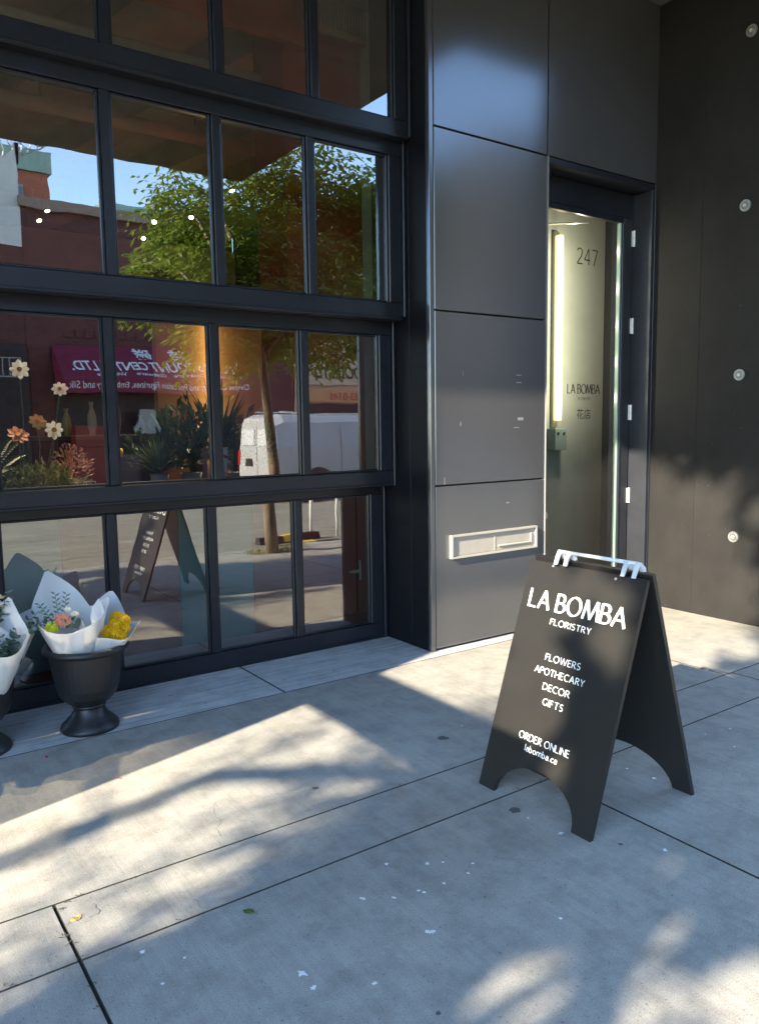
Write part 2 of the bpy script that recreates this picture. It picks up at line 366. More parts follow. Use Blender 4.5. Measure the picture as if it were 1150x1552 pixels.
for k in range(34):
    ch = random.random()
    if ch < .5: x, y = random.uniform(.2, 2.4), random.choice((2.188, 2.51))+random.uniform(-.012, .012)
    elif ch < .7: x, y = .478+random.uniform(-.01, .01), random.uniform(1.6, 2.5)
    else: x, y = random.uniform(.5, 3.0), random.uniform(3.84, 4.35)
    mb = MB()
    for j in range(random.randint(2, 4)):
        a = random.uniform(0, 6.3); leaf_quads(mb, (x+random.uniform(-.01, .01), y+random.uniform(-.006, .006), .003), (math.cos(a), math.sin(a), .15), random.uniform(.006, .016), .005, (0, 0, 1))
    mb.build('debris', M_weed, sw)
M_redpet = mat('red_petal', (.45, .02, .05), .6); M_oldleaf = mat('dry_leaf', (.45, .32, .10), .7); M_grleaf = mat('fallen_green_leaf', (.11, .17, .04), .5)
def ground_leaf(x, y, ln, wd, m_, label, ang, name='fallen_leaf', cat='leaf'):
    mb = MB(); d = Vector((math.cos(ang), math.sin(ang), 0)); s = Vector((-d.y, d.x, 0)); n = 7
    L_ = []; R_ = []; C_ = []
    for i in range(n):
        t = i/(n-1); w = wd*.5*math.sin(PI*min(1, t*.95+.03))**.7*(1+.15*(-1)**i); b = Vector((x, y, .001))+d*ln*t
        C_.append(b+Vector((0, 0, .002+.004*math.sin(5*t)))); L_.append(b+s*w+Vector((0, 0, .005+.002*math.sin(9*t)))); R_.append(b-s*w+Vector((0, 0, .002)))
    mb.add(L_+C_+R_, [(i, i+1, n+i+1, n+i) for i in range(n-1)]+[(n+i, n+i+1, 2*n+i+1, 2*n+i) for i in range(n-1)])
    mb.tube([Vector((x, y, .002)), Vector((x, y, .002))-d*ln*.3], .001, 5)
    o = mb.build(name, m_); return tag(o, label, cat)
ground_leaf(.975, 2.09, .042, .028, M_grleaf, 'green fallen leaf lying alone on the big shaded paving slab', 2.2)
ground_leaf(.50, 2.385, .036, .02, M_oldleaf, 'yellowed dry leaf on the narrow paving strip near the crack', .3)
for (x, y, lb) in [(.718,3.725,'red petal on the smooth paving in front of the right urn'),(1.485,4.161,'red petal on the rough sill strip right of the urn'),(.925,3.283,'small red petal in the first sunlit band of pavement')]:
    ground_leaf(x, y, .022, .012, M_redpet, lb, random.uniform(0, 6), 'fallen_petal', 'petal')

# =================================================================== SHOPFRONT GLAZING
sf = thing('shopfront_window', (.6, 4.44, 0), 'tall black steel gridded shop window with four overlapping rows of panes', 'window')
XM = [-1.79, -1.125, -.525, .075, .675, 1.275, 1.878, 2.475, 3.075]      # mullion centre lines at the lowest sash
rows = [(4.440, .0, .112, 1.025, 1.085, .030),    # Y, sash bottom, glass bottom, glass top, sash top
        (4.310, 1.086, 1.192, 2.095, 2.195, .0),
        (4.180, 2.175, 2.290, 3.205, 3.320, .0),
        (4.110, 3.285, 3.398, 4.350, 4.640, .0)]
M_pane_obj = []
for ri_, (Yr, z0, gz0, gz1, z1, _) in enumerate(rows):
    sash = MB().cbox((-1.8, 3.142), (Yr, Yr+.075), (z0, gz0-.001), .005).build('sash', M_frame, sf)   # bottom rail
    def sub(n, x, y, z, mt=M_frame, c=.004): return B(n, x, y, z, mt, sash, c)
    sub('top_rail', (-1.8, 3.142), (Yr+.002, Yr+.073), (gz1+.001, z1))
    if ri_ == 3: pass
    hw = .026
    for i, xm in enumerate(XM):
        if i == len(XM)-1: a, b = 3.046, 3.140
        elif i == 0: a, b = -1.798, -1.75
        else: a, b = xm-hw, xm+hw
        sub('stile' if i in (0, len(XM)-1) else 'mullion', (a, b), (Yr+.004, Yr+.070), (gz0, gz1))
    sub('drip_edge', (-1.8, 3.141), (Yr-.012, Yr-.0005), (z0+.003, z0+.018), M_frame, .003)
    for i in range(len(XM)-1):
        a = XM[i]+hw+.001; b = XM[i+1]-hw-.001
        if i == 0: a = -1.749
        if i == len(XM)-2: b = 3.045
        w = .012
        bd = MB()
        bd.cbox((a, a+w), (Yr+.018, Yr+.05), (gz0+.0005, gz1-.0005), .003); bd.cbox((b-w, b), (Yr+.018, Yr+.05), (gz0+.0005, gz1-.0005), .003)
        bd.cbox((a+w+.0005, b-w-.0005), (Yr+.0185, Yr+.0495), (gz0+.0005, gz0+w), .003); bd.cbox((a+w+.0005, b-w-.0005), (Yr+.0185, Yr+.0495), (gz1-w, gz1-.0005), .003)
        bd.build('glazing_bead', M_bead, sash)
        p_ = MB().box((a+.004, b-.004), (Yr+.033, Yr+.0335), (gz0+.004, gz1-.004))
        tx, tz = random.uniform(-.0018, .0018), random.uniform(-.0015, .0015)
        cx, cz = (a+b)/2, (gz0+gz1)/2
        p_.v = [(x, y+(x-cx)*tx+(z-cz)*tz, z) for x, y, z in p_.v]
        # one sheet only: keep the front face
        p_.f = [(0, 1, 5, 4)]
        p_.build('pane', M_glass, sash)
    # packing between this sash and the wall behind it
    if ri_: sub('under_seal', (-1.79, 3.13), (Yr+.076, 4.50), (z0+.004, z0+.03), M_seal)
for Yr, z0, z1 in ((4.44, 0, 1.086), (4.31, 1.086, 2.2), (4.18, 2.2, 3.3), (4.11, 3.3, 4.64)):
    B('side_frame', (3.1425, 3.162), (Yr-.02, 4.52), (z0, z1-.001), M_frame, sf)
lt = MB(); lt.cbox((2.985, 3.0), (4.50, 4.515), (.42, .56)); lt.cbox((2.93, 2.984), (4.497, 4.512), (.475, .50)); lt.cbox((2.90, 2.929), (4.495, 4.514), (.478, .497))
lt.build('latch', M_zinc, sf)

# =================================================================== PANEL WALL with door opening
pw = thing('panel_wall', (4.3, 3.93, 0), 'charcoal metal panel wall between the shop window and the entry door', 'wall')
Yp = 3.926
M_panel.node_tree.nodes['Principled BSDF'].inputs['IOR'].default_value = 1.62; M_panel.node_tree.nodes['Principled BSDF'].inputs['Specular Tint'].default_value = (.86, .92, 1, 1)
jz = [.012, 1.10, 2.221, 3.335, 4.648]
for k in range(4):
    B('panel', (3.206, 4.212), (Yp, Yp+.02), (jz[k]+.005, jz[k+1]-.005), M_panel, pw, .0025)
B('panel', (4.224, 5.436), (Yp, Yp+.02), (3.340, 4.643), M_panel, pw, .0025)
B('backing', (3.17, 4.214), (Yp+.032, Yp+.10), (0.002, 4.65), M_dark, pw)
B('header_backing', (4.216, 5.438), (Yp+.033, Yp+.10), (3.335, 4.649), M_dark, pw)
B('corner_trim', (3.166, 3.199), (Yp-.001, Yp+.03), (.002, 4.648), M_bright if False else M_panel, pw, .002)
M_jamb_lit = mat('sunlit_jamb_steel', (.026, .028, .034), .4, var=.2, vscale=4, spec=.4)  # lighter copy of the black steel; sunlight on the jamb put into the colour
M_reveal = mat('reveal_cladding', (.006, .0065, .009), .5, var=.2, vscale=3, spec=.2, speck=(30, .78, (.1, .1, .1)))
B('reveal_panel', (3.1645, 3.199), (Yp+.0315, 4.135), (.002, 4.647), M_reveal, pw, .002)
B('reveal_panel', (3.1655, 3.199), (4.141, 4.52), (.002, 4.647), M_reveal, pw, .002)
B('edge_trim', (4.2165, 4.2225), (Yp-.010, Yp+.02), (.004, 3.334), M_bright, pw, .001)
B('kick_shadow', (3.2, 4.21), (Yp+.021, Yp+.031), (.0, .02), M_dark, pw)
# mail slot
ms = MB(); x0, x1, zA, zB, yf = 3.318, 4.118, .612, .768, Yp-.030
t_ = .012
ms.box((x0, x1), (yf, Yp-.001), (zA, zA+t_)); ms.box((x0, x1), (yf, Yp-.001), (zB-t_, zB)); ms.box((x0, x0+t_), (yf+.0005, Yp-.001), (zA+t_, zB-t_)); ms.box((x1-t_, x1), (yf+.0005, Yp-.001), (zA+t_, zB-t_))
slot = ms.build('mail_slot', M_slotmetal, pw); slot['label'] = 'cream steel box frame standing proud of the lowest panel'
B('slot_back', (x0+.013, x1-.013), (Yp-.012, Yp-.002), (zA+.013, zB-.013), M_slotback, slot)
B('slot_lip', (x0+.43, x1-.06), (Yp-.024, Yp-.0125), (zA+.04, zA+.052), M_slotmetal, slot)
B('slot_lip', (x1-.058, x1-.048), (Yp-.024, Yp-.0125), (zA+.04, zB-.045), M_slotmetal, slot)
B('slot_lip', (x0+.395, x0+.40), (Yp-.016, Yp-.0125), (zA+.014, zB-.014), M_slotmetal, slot)
M_redcard = mat('faint_card', (.30, .23, .20), .4, var=.1, vscale=40)
if 0: B('card', (x0+.1, x0+.36), (Yp-.014, Yp-.0125), (zA+.02, zA+.08), M_redcard, slot)
# scuff marks on the panels
for (x, z, w, h) in [(3.95,1.83,.05,.006),(3.95,1.78,.05,.008),(3.97,1.53,.055,.02),(3.93,1.47,.05,.005),(3.44,1.83,.004,.03),(3.42,1.50,.006,.03),(3.85,.95,.03,.008),(3.28,1.13,.004,.05)]:
    B('scuff', (x-w/2, x+w/2), (Yp-.0012, Yp-.0004), (z-h/2, z+h/2), M_bright, pw, .0005)

# =================================================================== DOOR
Yd = 4.10
dr = thing('entry_door', (4.85, Yd, 0), 'narrow black framed glass door with white numbered frosted view at the recessed entry', 'door')
dr['label'] = 'tall black framed glass entry door numbered 247 with a glowing tube behind'
fr_ = B('frame', (5.398, 5.437), (Yp+.004, Yd+.05), (.002, 3.29), M_jamb_lit, dr)
B('jamb', (4.2165, 4.235), (Yp+.022, Yd+.05), (.002, 3.29), M_frame, fr_)
B('lintel', (4.2165, 5.438), (Yp+.002, Yd+.051), (3.291, 3.333), M_frame, fr_)
B('head', (4.236, 5.397), (Yd+.004, Yd+.052), (3.10, 3.290), M_frame, fr_)
B('jamb_trim', (5.4245, 5.4375), (Yp-.006, Yp+.003), (.002, 3.334), M_frame, fr_)
leafy = B('door_leaf', (5.285, 5.385), (Yd-.002, Yd+.045), (.01, 3.098), M_jamb_lit, dr)
B('leaf_stile', (4.24, 4.31), (Yd-.001, Yd+.045), (.01, 3.098), M_frame, leafy)
B('bottom_rail', (4.311, 5.284), (Yd, Yd+.044), (.01, .16), M_frame, leafy)
B('top_rail', (4.311, 5.284), (Yd, Yd+.044), (3.06, 3.098), M_frame, leafy)
B('glazing_bead', (5.262, 5.284), (Yd-.006, Yd+.04), (.161, 3.059), M_bead, leafy)
B('glazing_bead', (5.245, 5.261), (Yd+.004, Yd+.04), (.161, 3.059), mat('green_glass_edge', (.20, .28, .24), .3), leafy)
pg = MB().add([(4.311, Yd+.02, .161), (5.244, Yd+.02, .161), (5.244, Yd+.02, 3.059), (4.311, Yd+.02, 3.059)], [(0,1,2,3)]).build('glass', M_doorglass, dr)
for z in (2.952, 2.268, 1.575, .895):
    hb = MB(); hb.tube([(5.392, Yd-.014, z-.062), (5.392, Yd-.014, z-.001)], .0085, 10); hb.tube([(5.392, Yd-.014, z+.001), (5.392, Yd-.014, z+.062)], .0085, 10)
    hb.box((5.372, 5.3965), (Yd-.0065, Yd-.0025), (z-.06, z+.06)); hb.build('hinge', M_hinge, dr)
def door_fn(y): return lambda s, t, l: (s, y-l, t)
n247 = text_mb(MB(), '247', 4.755, 4.985, 2.70, .118, .085, .075, door_fn(Yd+.0165), gap=.2).build('house_number', M_vinylblk, dr)
lb = text_mb(MB(), 'LA BOMBA', 4.665, 5.035, 1.722, .072, .15, .06, door_fn(Yd+.0165), gap=.13); lb.build('door_lettering', M_vinylblk, dr)
text_mb(MB(), 'FLORISTRY', 4.785, 4.93, 1.672, .022, .14, .08, door_fn(Yd+.0165), gap=.16).build('door_lettering', M_vinylblk, dr)
font_mesh('花店', lambda x, y: (4.775+x, Yd+.0165, 1.525+y), .16, .078).build('door_lettering', M_vinylblk, dr)
cl = MB(); cl.tube([(4.40, Yd+.10, 2.96), (4.62, Yd+.20, 3.045)], .010, 6); cl.tube([(4.40, Yd+.10, 2.955), (4.95, Yd+.08, 3.04)], .008, 6); cl.box((4.36, 4.44), (Yd+.08, Yd+.12), (2.93, 2.955))
cl.build('door_closer_arm', M_zinc, dr)
# vestibule behind the door
M_vest = mat('pale_green_wall', (.40, .43, .38), .6, var=.05)
vb = tag(B('vestibule_wall', (4.0, 5.675), (4.60, 4.66), (.0, 3.6), M_vest), kind='structure')
tag(B('vestibule_side_wall', (5.68, 5.76), (4.16, 4.66), (.0, 3.6), M_dark), kind='structure')
tag(B('vestibule_ceiling', (3.25, 5.76), (4.17, 4.66), (3.62, 3.66), M_vest), kind='structure')
M_tube = mat('lamp_tube', (.9, .8, .5), .4, emit=(1, .74, .30), estr=.55)
lampw = thing('light_tube', (5.02, 4.52, 1.5), 'warm yellow vertical light tube seen through the door glass', 'lamp')
MB().tube([(5.03, 4.54, 1.52), (5.03, 4.54, 3.02)], .030, 12).build('tube', M_tube, lampw)
for z in (1.7, 2.0, 2.3, 2.6, 2.9):
    pl_ = bpy.data.lights.new('tube_light', 'POINT'); pl_.energy = .85; pl_.color = (1, .86, .66); pl_.shadow_soft_size = .015
    po = bpy.data.objects.new('tube_light', pl_); COL.objects.link(po); po.parent = lampw; po.location = Vector((5.03, 4.33, z))-Vector(lampw.location)
B('back_plate', (5.0, 5.06), (4.57, 4.598), (1.46, 3.06), M_vest, lampw)
B('control_box', (4.96, 5.10), (4.50, 4.597), (1.27, 1.45), mat('teal_grey_box', (.26, .34, .31), .5), None)
tag(bpy.data.objects['control_box'], 'small grey green control box under the light tube behind the door', 'control box')
for dx in (.03, .1):
    MB().disc((4.96+dx, 4.4975, 1.41), .012, (0, -1, 0), 10, .003).build('knob', M_vinylblk, bpy.data.objects['control_box'])

# =================================================================== RIGHT RETURN WALL
rw = thing('return_wall', (5.6, 3.3, 0), 'dark brown board marked wall with round steel tie caps right of the door', 'wall')
B('wall_face', (5.4395, 5.80), (2.70, 4.155), (.0, 4.648), M_rwall, rw, .006)
for z in (4.174, 3.009, 1.826, .641, 5.3):
    if z > 4.6: continue
    for y in (3.185,):
        cpb = MB()
        cpb.disc((5.4385, y, z), .040, (-1, 0, 0), 24, .010); cap = cpb.build('tie_cap', M_zinc, rw, False)
        MB().disc((5.4280, y, z), .027, (-1, 0, 0), 20, .004).build('cap_disc', mat('cap_inner', (.35, .34, .32), .3, metal=.6) if 'cap_inner' not in bpy.data.materials else bpy.data.materials['cap_inner'], cap)
        MB().disc((5.4235, y, z), .012, (-1, 0, 0), 6, .006).build('bolt_head', M_hinge, cap)

for y in (3.52, 2.98): B('board_seam', (5.4378, 5.4392), (y, y+.003), (.0, 4.6), M_dark, rw, .0002)
# left return wall, out of frame, shades the window bay
lw = thing('bay_wall', (-1.95, 3.4, 0), 'dark board marked return wall closing the left end of the window bay', 'wall')
B('wall_face', (-2.12, -1.801), (2.585, 4.60), (.0, 4.648), M_rwall, lw, .006)

# overhang of the upper floors
ov = thing('building_overhang', (-6, 2, 4.65), 'dark board soffit of the upper floors hanging over the pavement', 'overhang')
B('soffit', (-1.02, 4.62), (-1.15, 4.2), (4.650, 4.90), M_soffit, ov, .01)
B('soffit', (-30, -1.025), (2.426, 4.2), (4.651, 4.901), M_soffit, ov, .01)
B('soffit', (4.625, 9.5), (2.52, 4.2), (4.651, 4.901), M_soffit, ov, .01)
B('soffit', (-30, 9.5), (4.2005, 12.5), (4.652, 4.899), M_soffit, ov, .01)
up_ = B('upper_wall', (-1.02, 4.62), (-1.16, 12.5), (4.905, 13.5), M_rwall, ov, .01)  # unseen upper storeys put in to shut off sky light
B('upper_wall', (-30, -1.03), (2.43, 12.5), (4.905, 13.5), M_rwall, ov, .01)
nb = thing('added_neighbour_front', (-12, 6, 0), 'unseen dark shopfront added left of the window bay to block sky light', 'building')  # out-of-view building front added to cut sky light reaching the pavement
B('wall', (-30, -2.13), (2.62, 12.4), (0, 4.645), M_rwall, nb, .01)
for k in range(6): B('shop_pane', (-28+k*4.2, -24.6+k*4.2), (2.60, 2.618), (.5, 3.8), M_seal, nb)
MB().tube([(1.95, -1.17, 4.64), (1.95, -1.17, 4.42)], [.03, .012], 8).build('drip_spout', M_frame, ov)

# invented timber frame, out of view, added to cast a straight-edged pavement shadow
dt = thing('shade_frame', (-1.54, 1.9, 0), 'unseen tall timber frame added left of the window bay to cast a shadow on the pavement', 'stand')
M_wood = mat('dark_wood', (.10, .07, .045), .6, var=.3, vscale=8, stretch=(6, 1, 6))
B('top_board', (-1.62, -1.46), (1.14, 2.71), (1.92, 2.18), M_wood, dt)
for y in (1.16, 2.655): B('post', (-1.60, -1.48), (y, y+.05), (.0, 1.919), M_wood, dt)

# =================================================================== SHOP INTERIOR
M_floor = mat('shop_floor', (.22, .04, .035), .35, var=.2, vscale=3)
M_ceil = mat('shop_ceiling', (.44, .40, .34), .85, var=.2, vscale=2)
M_teal = mat('teal_board', (.20, .34, .35), .6); M_rust = mat('rust_board', (.34, .075, .05), .6, var=.1)
M_dred = mat('dark_red_wall', (.50, .035, .02), .65, var=.12, vscale=2); M_ored = mat('orange_red_bulkhead', (.55, .08, .02), .6, var=.1)
M_tan = mat('tan_partition', (.48, .30, .17), .6); M_maroon = mat('maroon_back_wall', (.11, .035, .035), .8, var=.3)
tag(B('shop_floor', (-6, 5.6), (4.52, 12), (.0, .03), M_floor), kind='structure')
tag(B('shop_ceiling', (-6, 5.6), (4.2, 12.3), (4.56, 4.645), M_ceil), kind='structure')
tag(B('shop_back_wall', (-6, 5.6), (12.0, 12.2), (.03, 4.559), M_maroon), kind='structure')
tag(B('shop_left_wall', (-6.1, -6.0), (4.6, 12.0), (.03, 4.559), M_maroon), kind='structure')
tag(B('shop_right_wall', (5.601, 5.7), (4.67, 12.0), (.03, 4.559), M_maroon), kind='structure')
bm_ = thing('ceiling_beam', (2, 8, 4.2), 'heavy brown concrete joists crossing the shop ceiling', 'beam')
for x in (-2.2, -.6, 1.0, 2.0, 3.0, 4.0, 5.0): MB().prism([(x, 4.6, 4.27), (x+.26, 4.6, 4.27), (x+.26-1.5, 11.9, 4.27), (x-1.5, 11.9, 4.27)][::-1], (0, 0, .288)).build('joist', M_ceil, bm_)
pp = thing('ceiling_pipe', (2, 6, 4.1), 'pale pipe running along under the shop ceiling joists', 'pipe')
MB().tube([(-5.5, 6.9, 4.08), (5.3, 6.9, 4.08)], .06, 12).build('pipe', M_ceil, pp, True)
MB().tube([(-5.5, 5.4, 4.02), (5.3, 5.4, 4.02)], .035, 10).build('conduit', M_ceil, pp, True)
B('side_beam', (-5.5, 5.4), (11.5, 11.8), (3.7, 4.2), M_ceil, pp, .01)
for x in (.9, 1.6, 2.9): MB().tube([(x, 6.9, 4.13), (x, 6.9, 4.5)], .01, 6).build('hanger', M_frame, pp)
cw = thing('red_pillar_wall', (3.2, 5.3, 0), 'dark red painted wall standing behind the right hand panes', 'wall')
B('wall_face', (2.78, 3.62), (5.05, 5.5), (.031, 4.55), M_dred, cw)
bh = thing('red_bulkhead', (3, 5.3, 4.1), 'orange red dropped bulkhead seen through the top row of panes', 'bulkhead')
B('bulkhead_box', (.6, 2.775), (4.9, 4.96), (4.085, 4.558), M_ored, bh); B('bulkhead_end', (2.776, 3.55), (4.96, 5.045), (4.11, 4.557), M_ored, bh)
cu = thing('mesh_screen', (3.0, 4.65, 4), 'pale mesh screen behind the top right pane', 'screen')
sb = MB(); 
for k in range(26): sb.box((2.72+k*.022, 2.728+k*.022), (4.62, 4.63), (4.10+.0*k, 4.54))
for k in range(20): sb.box((2.72, 3.28), (4.631, 4.636), (4.10+k*.022, 4.107+k*.022))
sb.build('mesh', M_slotmetal, cu); B('mesh_rail', (2.70, 3.30), (4.61, 4.64), (4.05, 4.097), M_tan, cu)
# pale green folded glass leaves behind the right stile
fg = thing('folded_glass_doors', (3.4, 4.75, 0), 'stack of pale green glass leaves behind the right edge of the window', 'glass doors')
M_edge = mat('green_edge', (.80, .92, .85), .3, spec=.7, emit=None); M_edge2 = mat('dark_green_edge', (.12, .20, .17), .3, spec=.7)
for k, x in enumerate((3.290, 3.318, 3.350, 3.372, 3.405, 3.432, 3.462, 3.50)):
    x *= 4.60/4.75; B('glass_leaf', (x, x+(.010 if k % 2 else .018)), (4.575+.012*(k % 3), 4.70), (.04, 4.5), M_edge if k % 3 != 1 else M_edge2, fg, .002)
B('glass_leaf', (3.43, 3.50), (4.64, 4.74), (.04, 4.5), M_edge2, fg, .002)
tp = thing('tan_partition', (3.2, 7.5, 0), 'tan partition with a tall warm light strip behind the plants', 'partition')
B('board', (2.66, 5.0), (7.5, 7.6), (.031, 2.58), M_tan, tp)
M_strip_l = mat('light_strip', (.9, .75, .4), .4, emit=(1, .66, .24), estr=1.1)
MB().tube([(3.20, 7.40, 1.2), (3.20, 7.40, 2.56)], .035, 10).build('light_strip', M_strip_l, tp)
# display table and coloured fronts
tb = thing('display_counter', (.8, 4.9, 0), 'long window counter with teal and rust painted fronts', 'counter')
B('counter_top', (-2.5, 2.76), (4.56, 5.1), (1.05, 1.09), mat('grey_counter', (.20, .20, .19), .4), tb)
for a, b, mm_ in ((-2.4, -.4, M_rust), (-.395, 1.12, M_teal), (1.125, 1.86, M_rust), (1.865, 2.40, M_teal), (2.405, 2.775, M_rust)):
    B('front_board', (a, b), (4.98, 5.0), (.031, 1.049), mm_, tb)
sh = thing('shop_shelf', (2.0, 6.3, 0), 'low dark shelf of coloured vases standing deeper inside the shop', 'shelf')
M_shelf = mat('shelf_wood', (.12, .07, .04), .6)
for z in (.5, 1.0, 1.42): B('board', (1.2, 2.6), (6.2, 6.5), (z, z+.03), M_shelf, sh)
for x in (1.2, 2.57): B('side_panel', (x, x+.029), (6.2, 6.5), (.031, 1.419), M_shelf, sh)
VC = [('terracotta', (.45, .16, .07)), ('mustard', (.55, .36, .05)), ('cream', (.6, .55, .45)), ('dark red', (.3, .03, .03)), ('teal', (.08, .25, .25)), ('plum', (.2, .05, .15)), ('orange', (.65, .25, .05))]
for k, (cn, cc) in enumerate(VC):
    x = 1.33+k*.19; hh = .16+.05*((k*5) % 4); r = .035+.012*((k*3) % 3)
    o = MB().lathe((x, 6.33, 1.451), [(r*.6, 0), (r, hh*.35), (r*.9, hh*.6), (r*.35, hh*.85), (r*.5, hh), (r*.3, hh*.9), (.001, hh*.3)], 16).build('vase', mat('glaze_'+cn, cc, .3), None, True)
    tag(o, '%s glazed vase standing on the shelf deep inside the shop' % cn, 'vase', 'vases on the shop shelf')
# ceiling spots
M_spot = mat('spot_glow', (1, .9, .7), .4, emit=(1, .80, .5), estr=6); M_can = mat('spot_can', (.35, .28, .2), .5)
spots = [((1.959, 6.0, 3.904), (0, 0, -1), 'flush round ceiling spot near the top left of the second row of panes'), ((3.221, 6.0, 3.892), (0, 0, -1), 'round ceiling spot in front of the dark red wall'),
         ((1.336, 6.0, 2.956), (.3, -.5, -.9), 'tan cylinder track spot pointing at the far left pane'), ((2.458, 6.0, 3.13), (-.2, -.5, -.9), 'track spot glowing among the reflected leaves'),
         ((2.161, 6.0, 3.056), (-.2, -.6, -.8), 'track spot left of the one among the leaves'), ((2.073, 6.0, 2.924), (0, -.6, -.8), 'track spot hanging lowest of the three near the leaves'),
         ((2.813, 6.0, 3.383), (.2, -.3, -.9), 'track spot beside the sloping beam behind the third pane'), ((1.406, 6.05, 3.042), (.2, -.3, -.9), 'track spot above the tan cylinder at the far left')]
for c, d, lab in spots:
    c = Vector(c); sc_ = max(1, 2.4/(c.z-1.5)); c = Vector((c.x*sc_, c.y*sc_, 1.5+(c.z-1.5)*sc_)); d = Vector(d).normalized(); t = thing('track_spot', c, lab, 'spotlight', 'track spotlights under the shop ceiling')
    MB().tube([c-d*.13, c-d*.008], .038, 14).build('spot_can', M_can, t, True)
    MB().disc(c-d*.006, .026, -d, 16, -.003).build('lamp_disc', M_spot, t)
    MB().tube([c-d*.13, c-d*.13+Vector((0, 0, max(.02, 4.27-(c-d*.13).z)))], .006, 6).build('stem', M_can, t)
    ld = bpy.data.lights.new('spot_light', 'SPOT'); ld.energy = 7; ld.color = (1, .78, .5); ld.spot_size = math.radians(100); ld.spot_blend = .6; ld.shadow_soft_size = .03
    if 'flush round' in lab or 'round ceiling' in lab:
        tgt = Vector((.95, 4.64, 1.5)) if 'flush' in lab else Vector((2.05, 4.85, 1.4)); d = (tgt-c).normalized(); ld.energy = 170; ld.spot_size = math.radians(30)
    lo = bpy.data.objects.new('spot_light', ld); COL.objects.link(lo); lo.parent = t; lo.location = d*.01; lo.rotation_euler = (-d).to_track_quat('Z', 'Y').to_euler()

# window plants and flowers ---------------------------------------------
def blossom(mb, c, r, n, nrm, wid=.42, cup=.25, layers=1):
    nrm = Vector(nrm).normalized(); u = nrm.orthogonal().normalized(); w = nrm.cross(u); c = Vector(c)
    for l in range(layers):
        rr = r*(1-.22*l); cp_ = cup+.28*l; m_ = max(5, n)
        for k in range(m_):
            a = 2*PI*(k+.5*l)/m_+random.uniform(-.05, .05); d = u*math.cos(a)+w*math.sin(a); s = nrm.cross(d)
            rk = rr*random.uniform(.92, 1.05)
            p0 = c+d*r*.12; p1 = c+d*rk*.5+nrm*rk*cp_*.55; p2 = c+d*rk+nrm*rk*cp_*.5*random.uniform(.5, 1.2); ww = rk*wid
            mb.add([p0, p1+s*ww*.5, p1-s*ww*.5, c+d*rk*.82+nrm*rk*cp_*.55+s*ww*.34, c+d*rk*.82+nrm*rk*cp_*.55-s*ww*.34, p2, p1+nrm*-rk*.05],
                   [(0, 1, 6), (0, 6, 2), (1, 3, 6), (6, 3, 5), (6, 5, 4), (6, 4, 2)])
def dahlia(c, r, mt, nrm, label, stem_to):
    c = Vector(c); t = thing('dahlia', stem_to, label, 'flower', 'single dahlias in the window')
    mb = MB(); blossom(mb, c, r, 8, nrm, .62, .22); mb.build('petals', mt, t)
    mc = MB(); 
    for k in range(16):
        a = k*2.4; q = r*.24*math.sqrt(k/16); nn = Vector(nrm).normalized(); u = nn.orthogonal().normalized(); w = nn.cross(u)
        leaf_quads(mc, c+nn*r*.08+(u*math.cos(a)+w*math.sin(a))*q, nn+u*math.cos(a)*.5+w*math.sin(a)*.5, r*.2, r*.12)
    mc.disc(c+Vector(nrm).normalized()*r*.1, r*.26, nrm, 12, r*.1)
    mc.build('flower_core', M_core, t)
    st = Vector(stem_to); md = (c+st)/2+Vector((.01, 0, 0)); MB().tube([c-Vector(nrm).normalized()*.01, md, st], .003, 6).build('stem', M_moss, t)
dahlia((.878, 4.6, 1.824), .054, M_cream, (-.15, -1, .2), 'tallest cream dahlia on a long bare stem', (.87, 4.62, 1.30))
dahlia((1.079, 4.6, 1.722), .046, M_cream, (-.3, -1, .35), 'cream dahlia leaning right with an orange centre', (.99, 4.62, 1.28))
dahlia((.951, 4.6, 1.541), .050, M_orangep, (.1, -1, .5), 'orange yellow dahlia between the two cream ones', (.95, 4.62, 1.28))
dahlia((1.035, 4.6, 1.497), .053, M_cream, (0, -1, .1), 'lowest cream dahlia beside the orange ones', (1.0, 4.62, 1.26))
dahlia((.850, 4.6, 1.471), .062, mat('coral_petal', (.80, .27, .12), .6, trans=.3, var=.2, vscale=30), (.2, -1, .9), 'coral dahlia lying low over the greenery at the left', (.85, 4.62, 1.26))
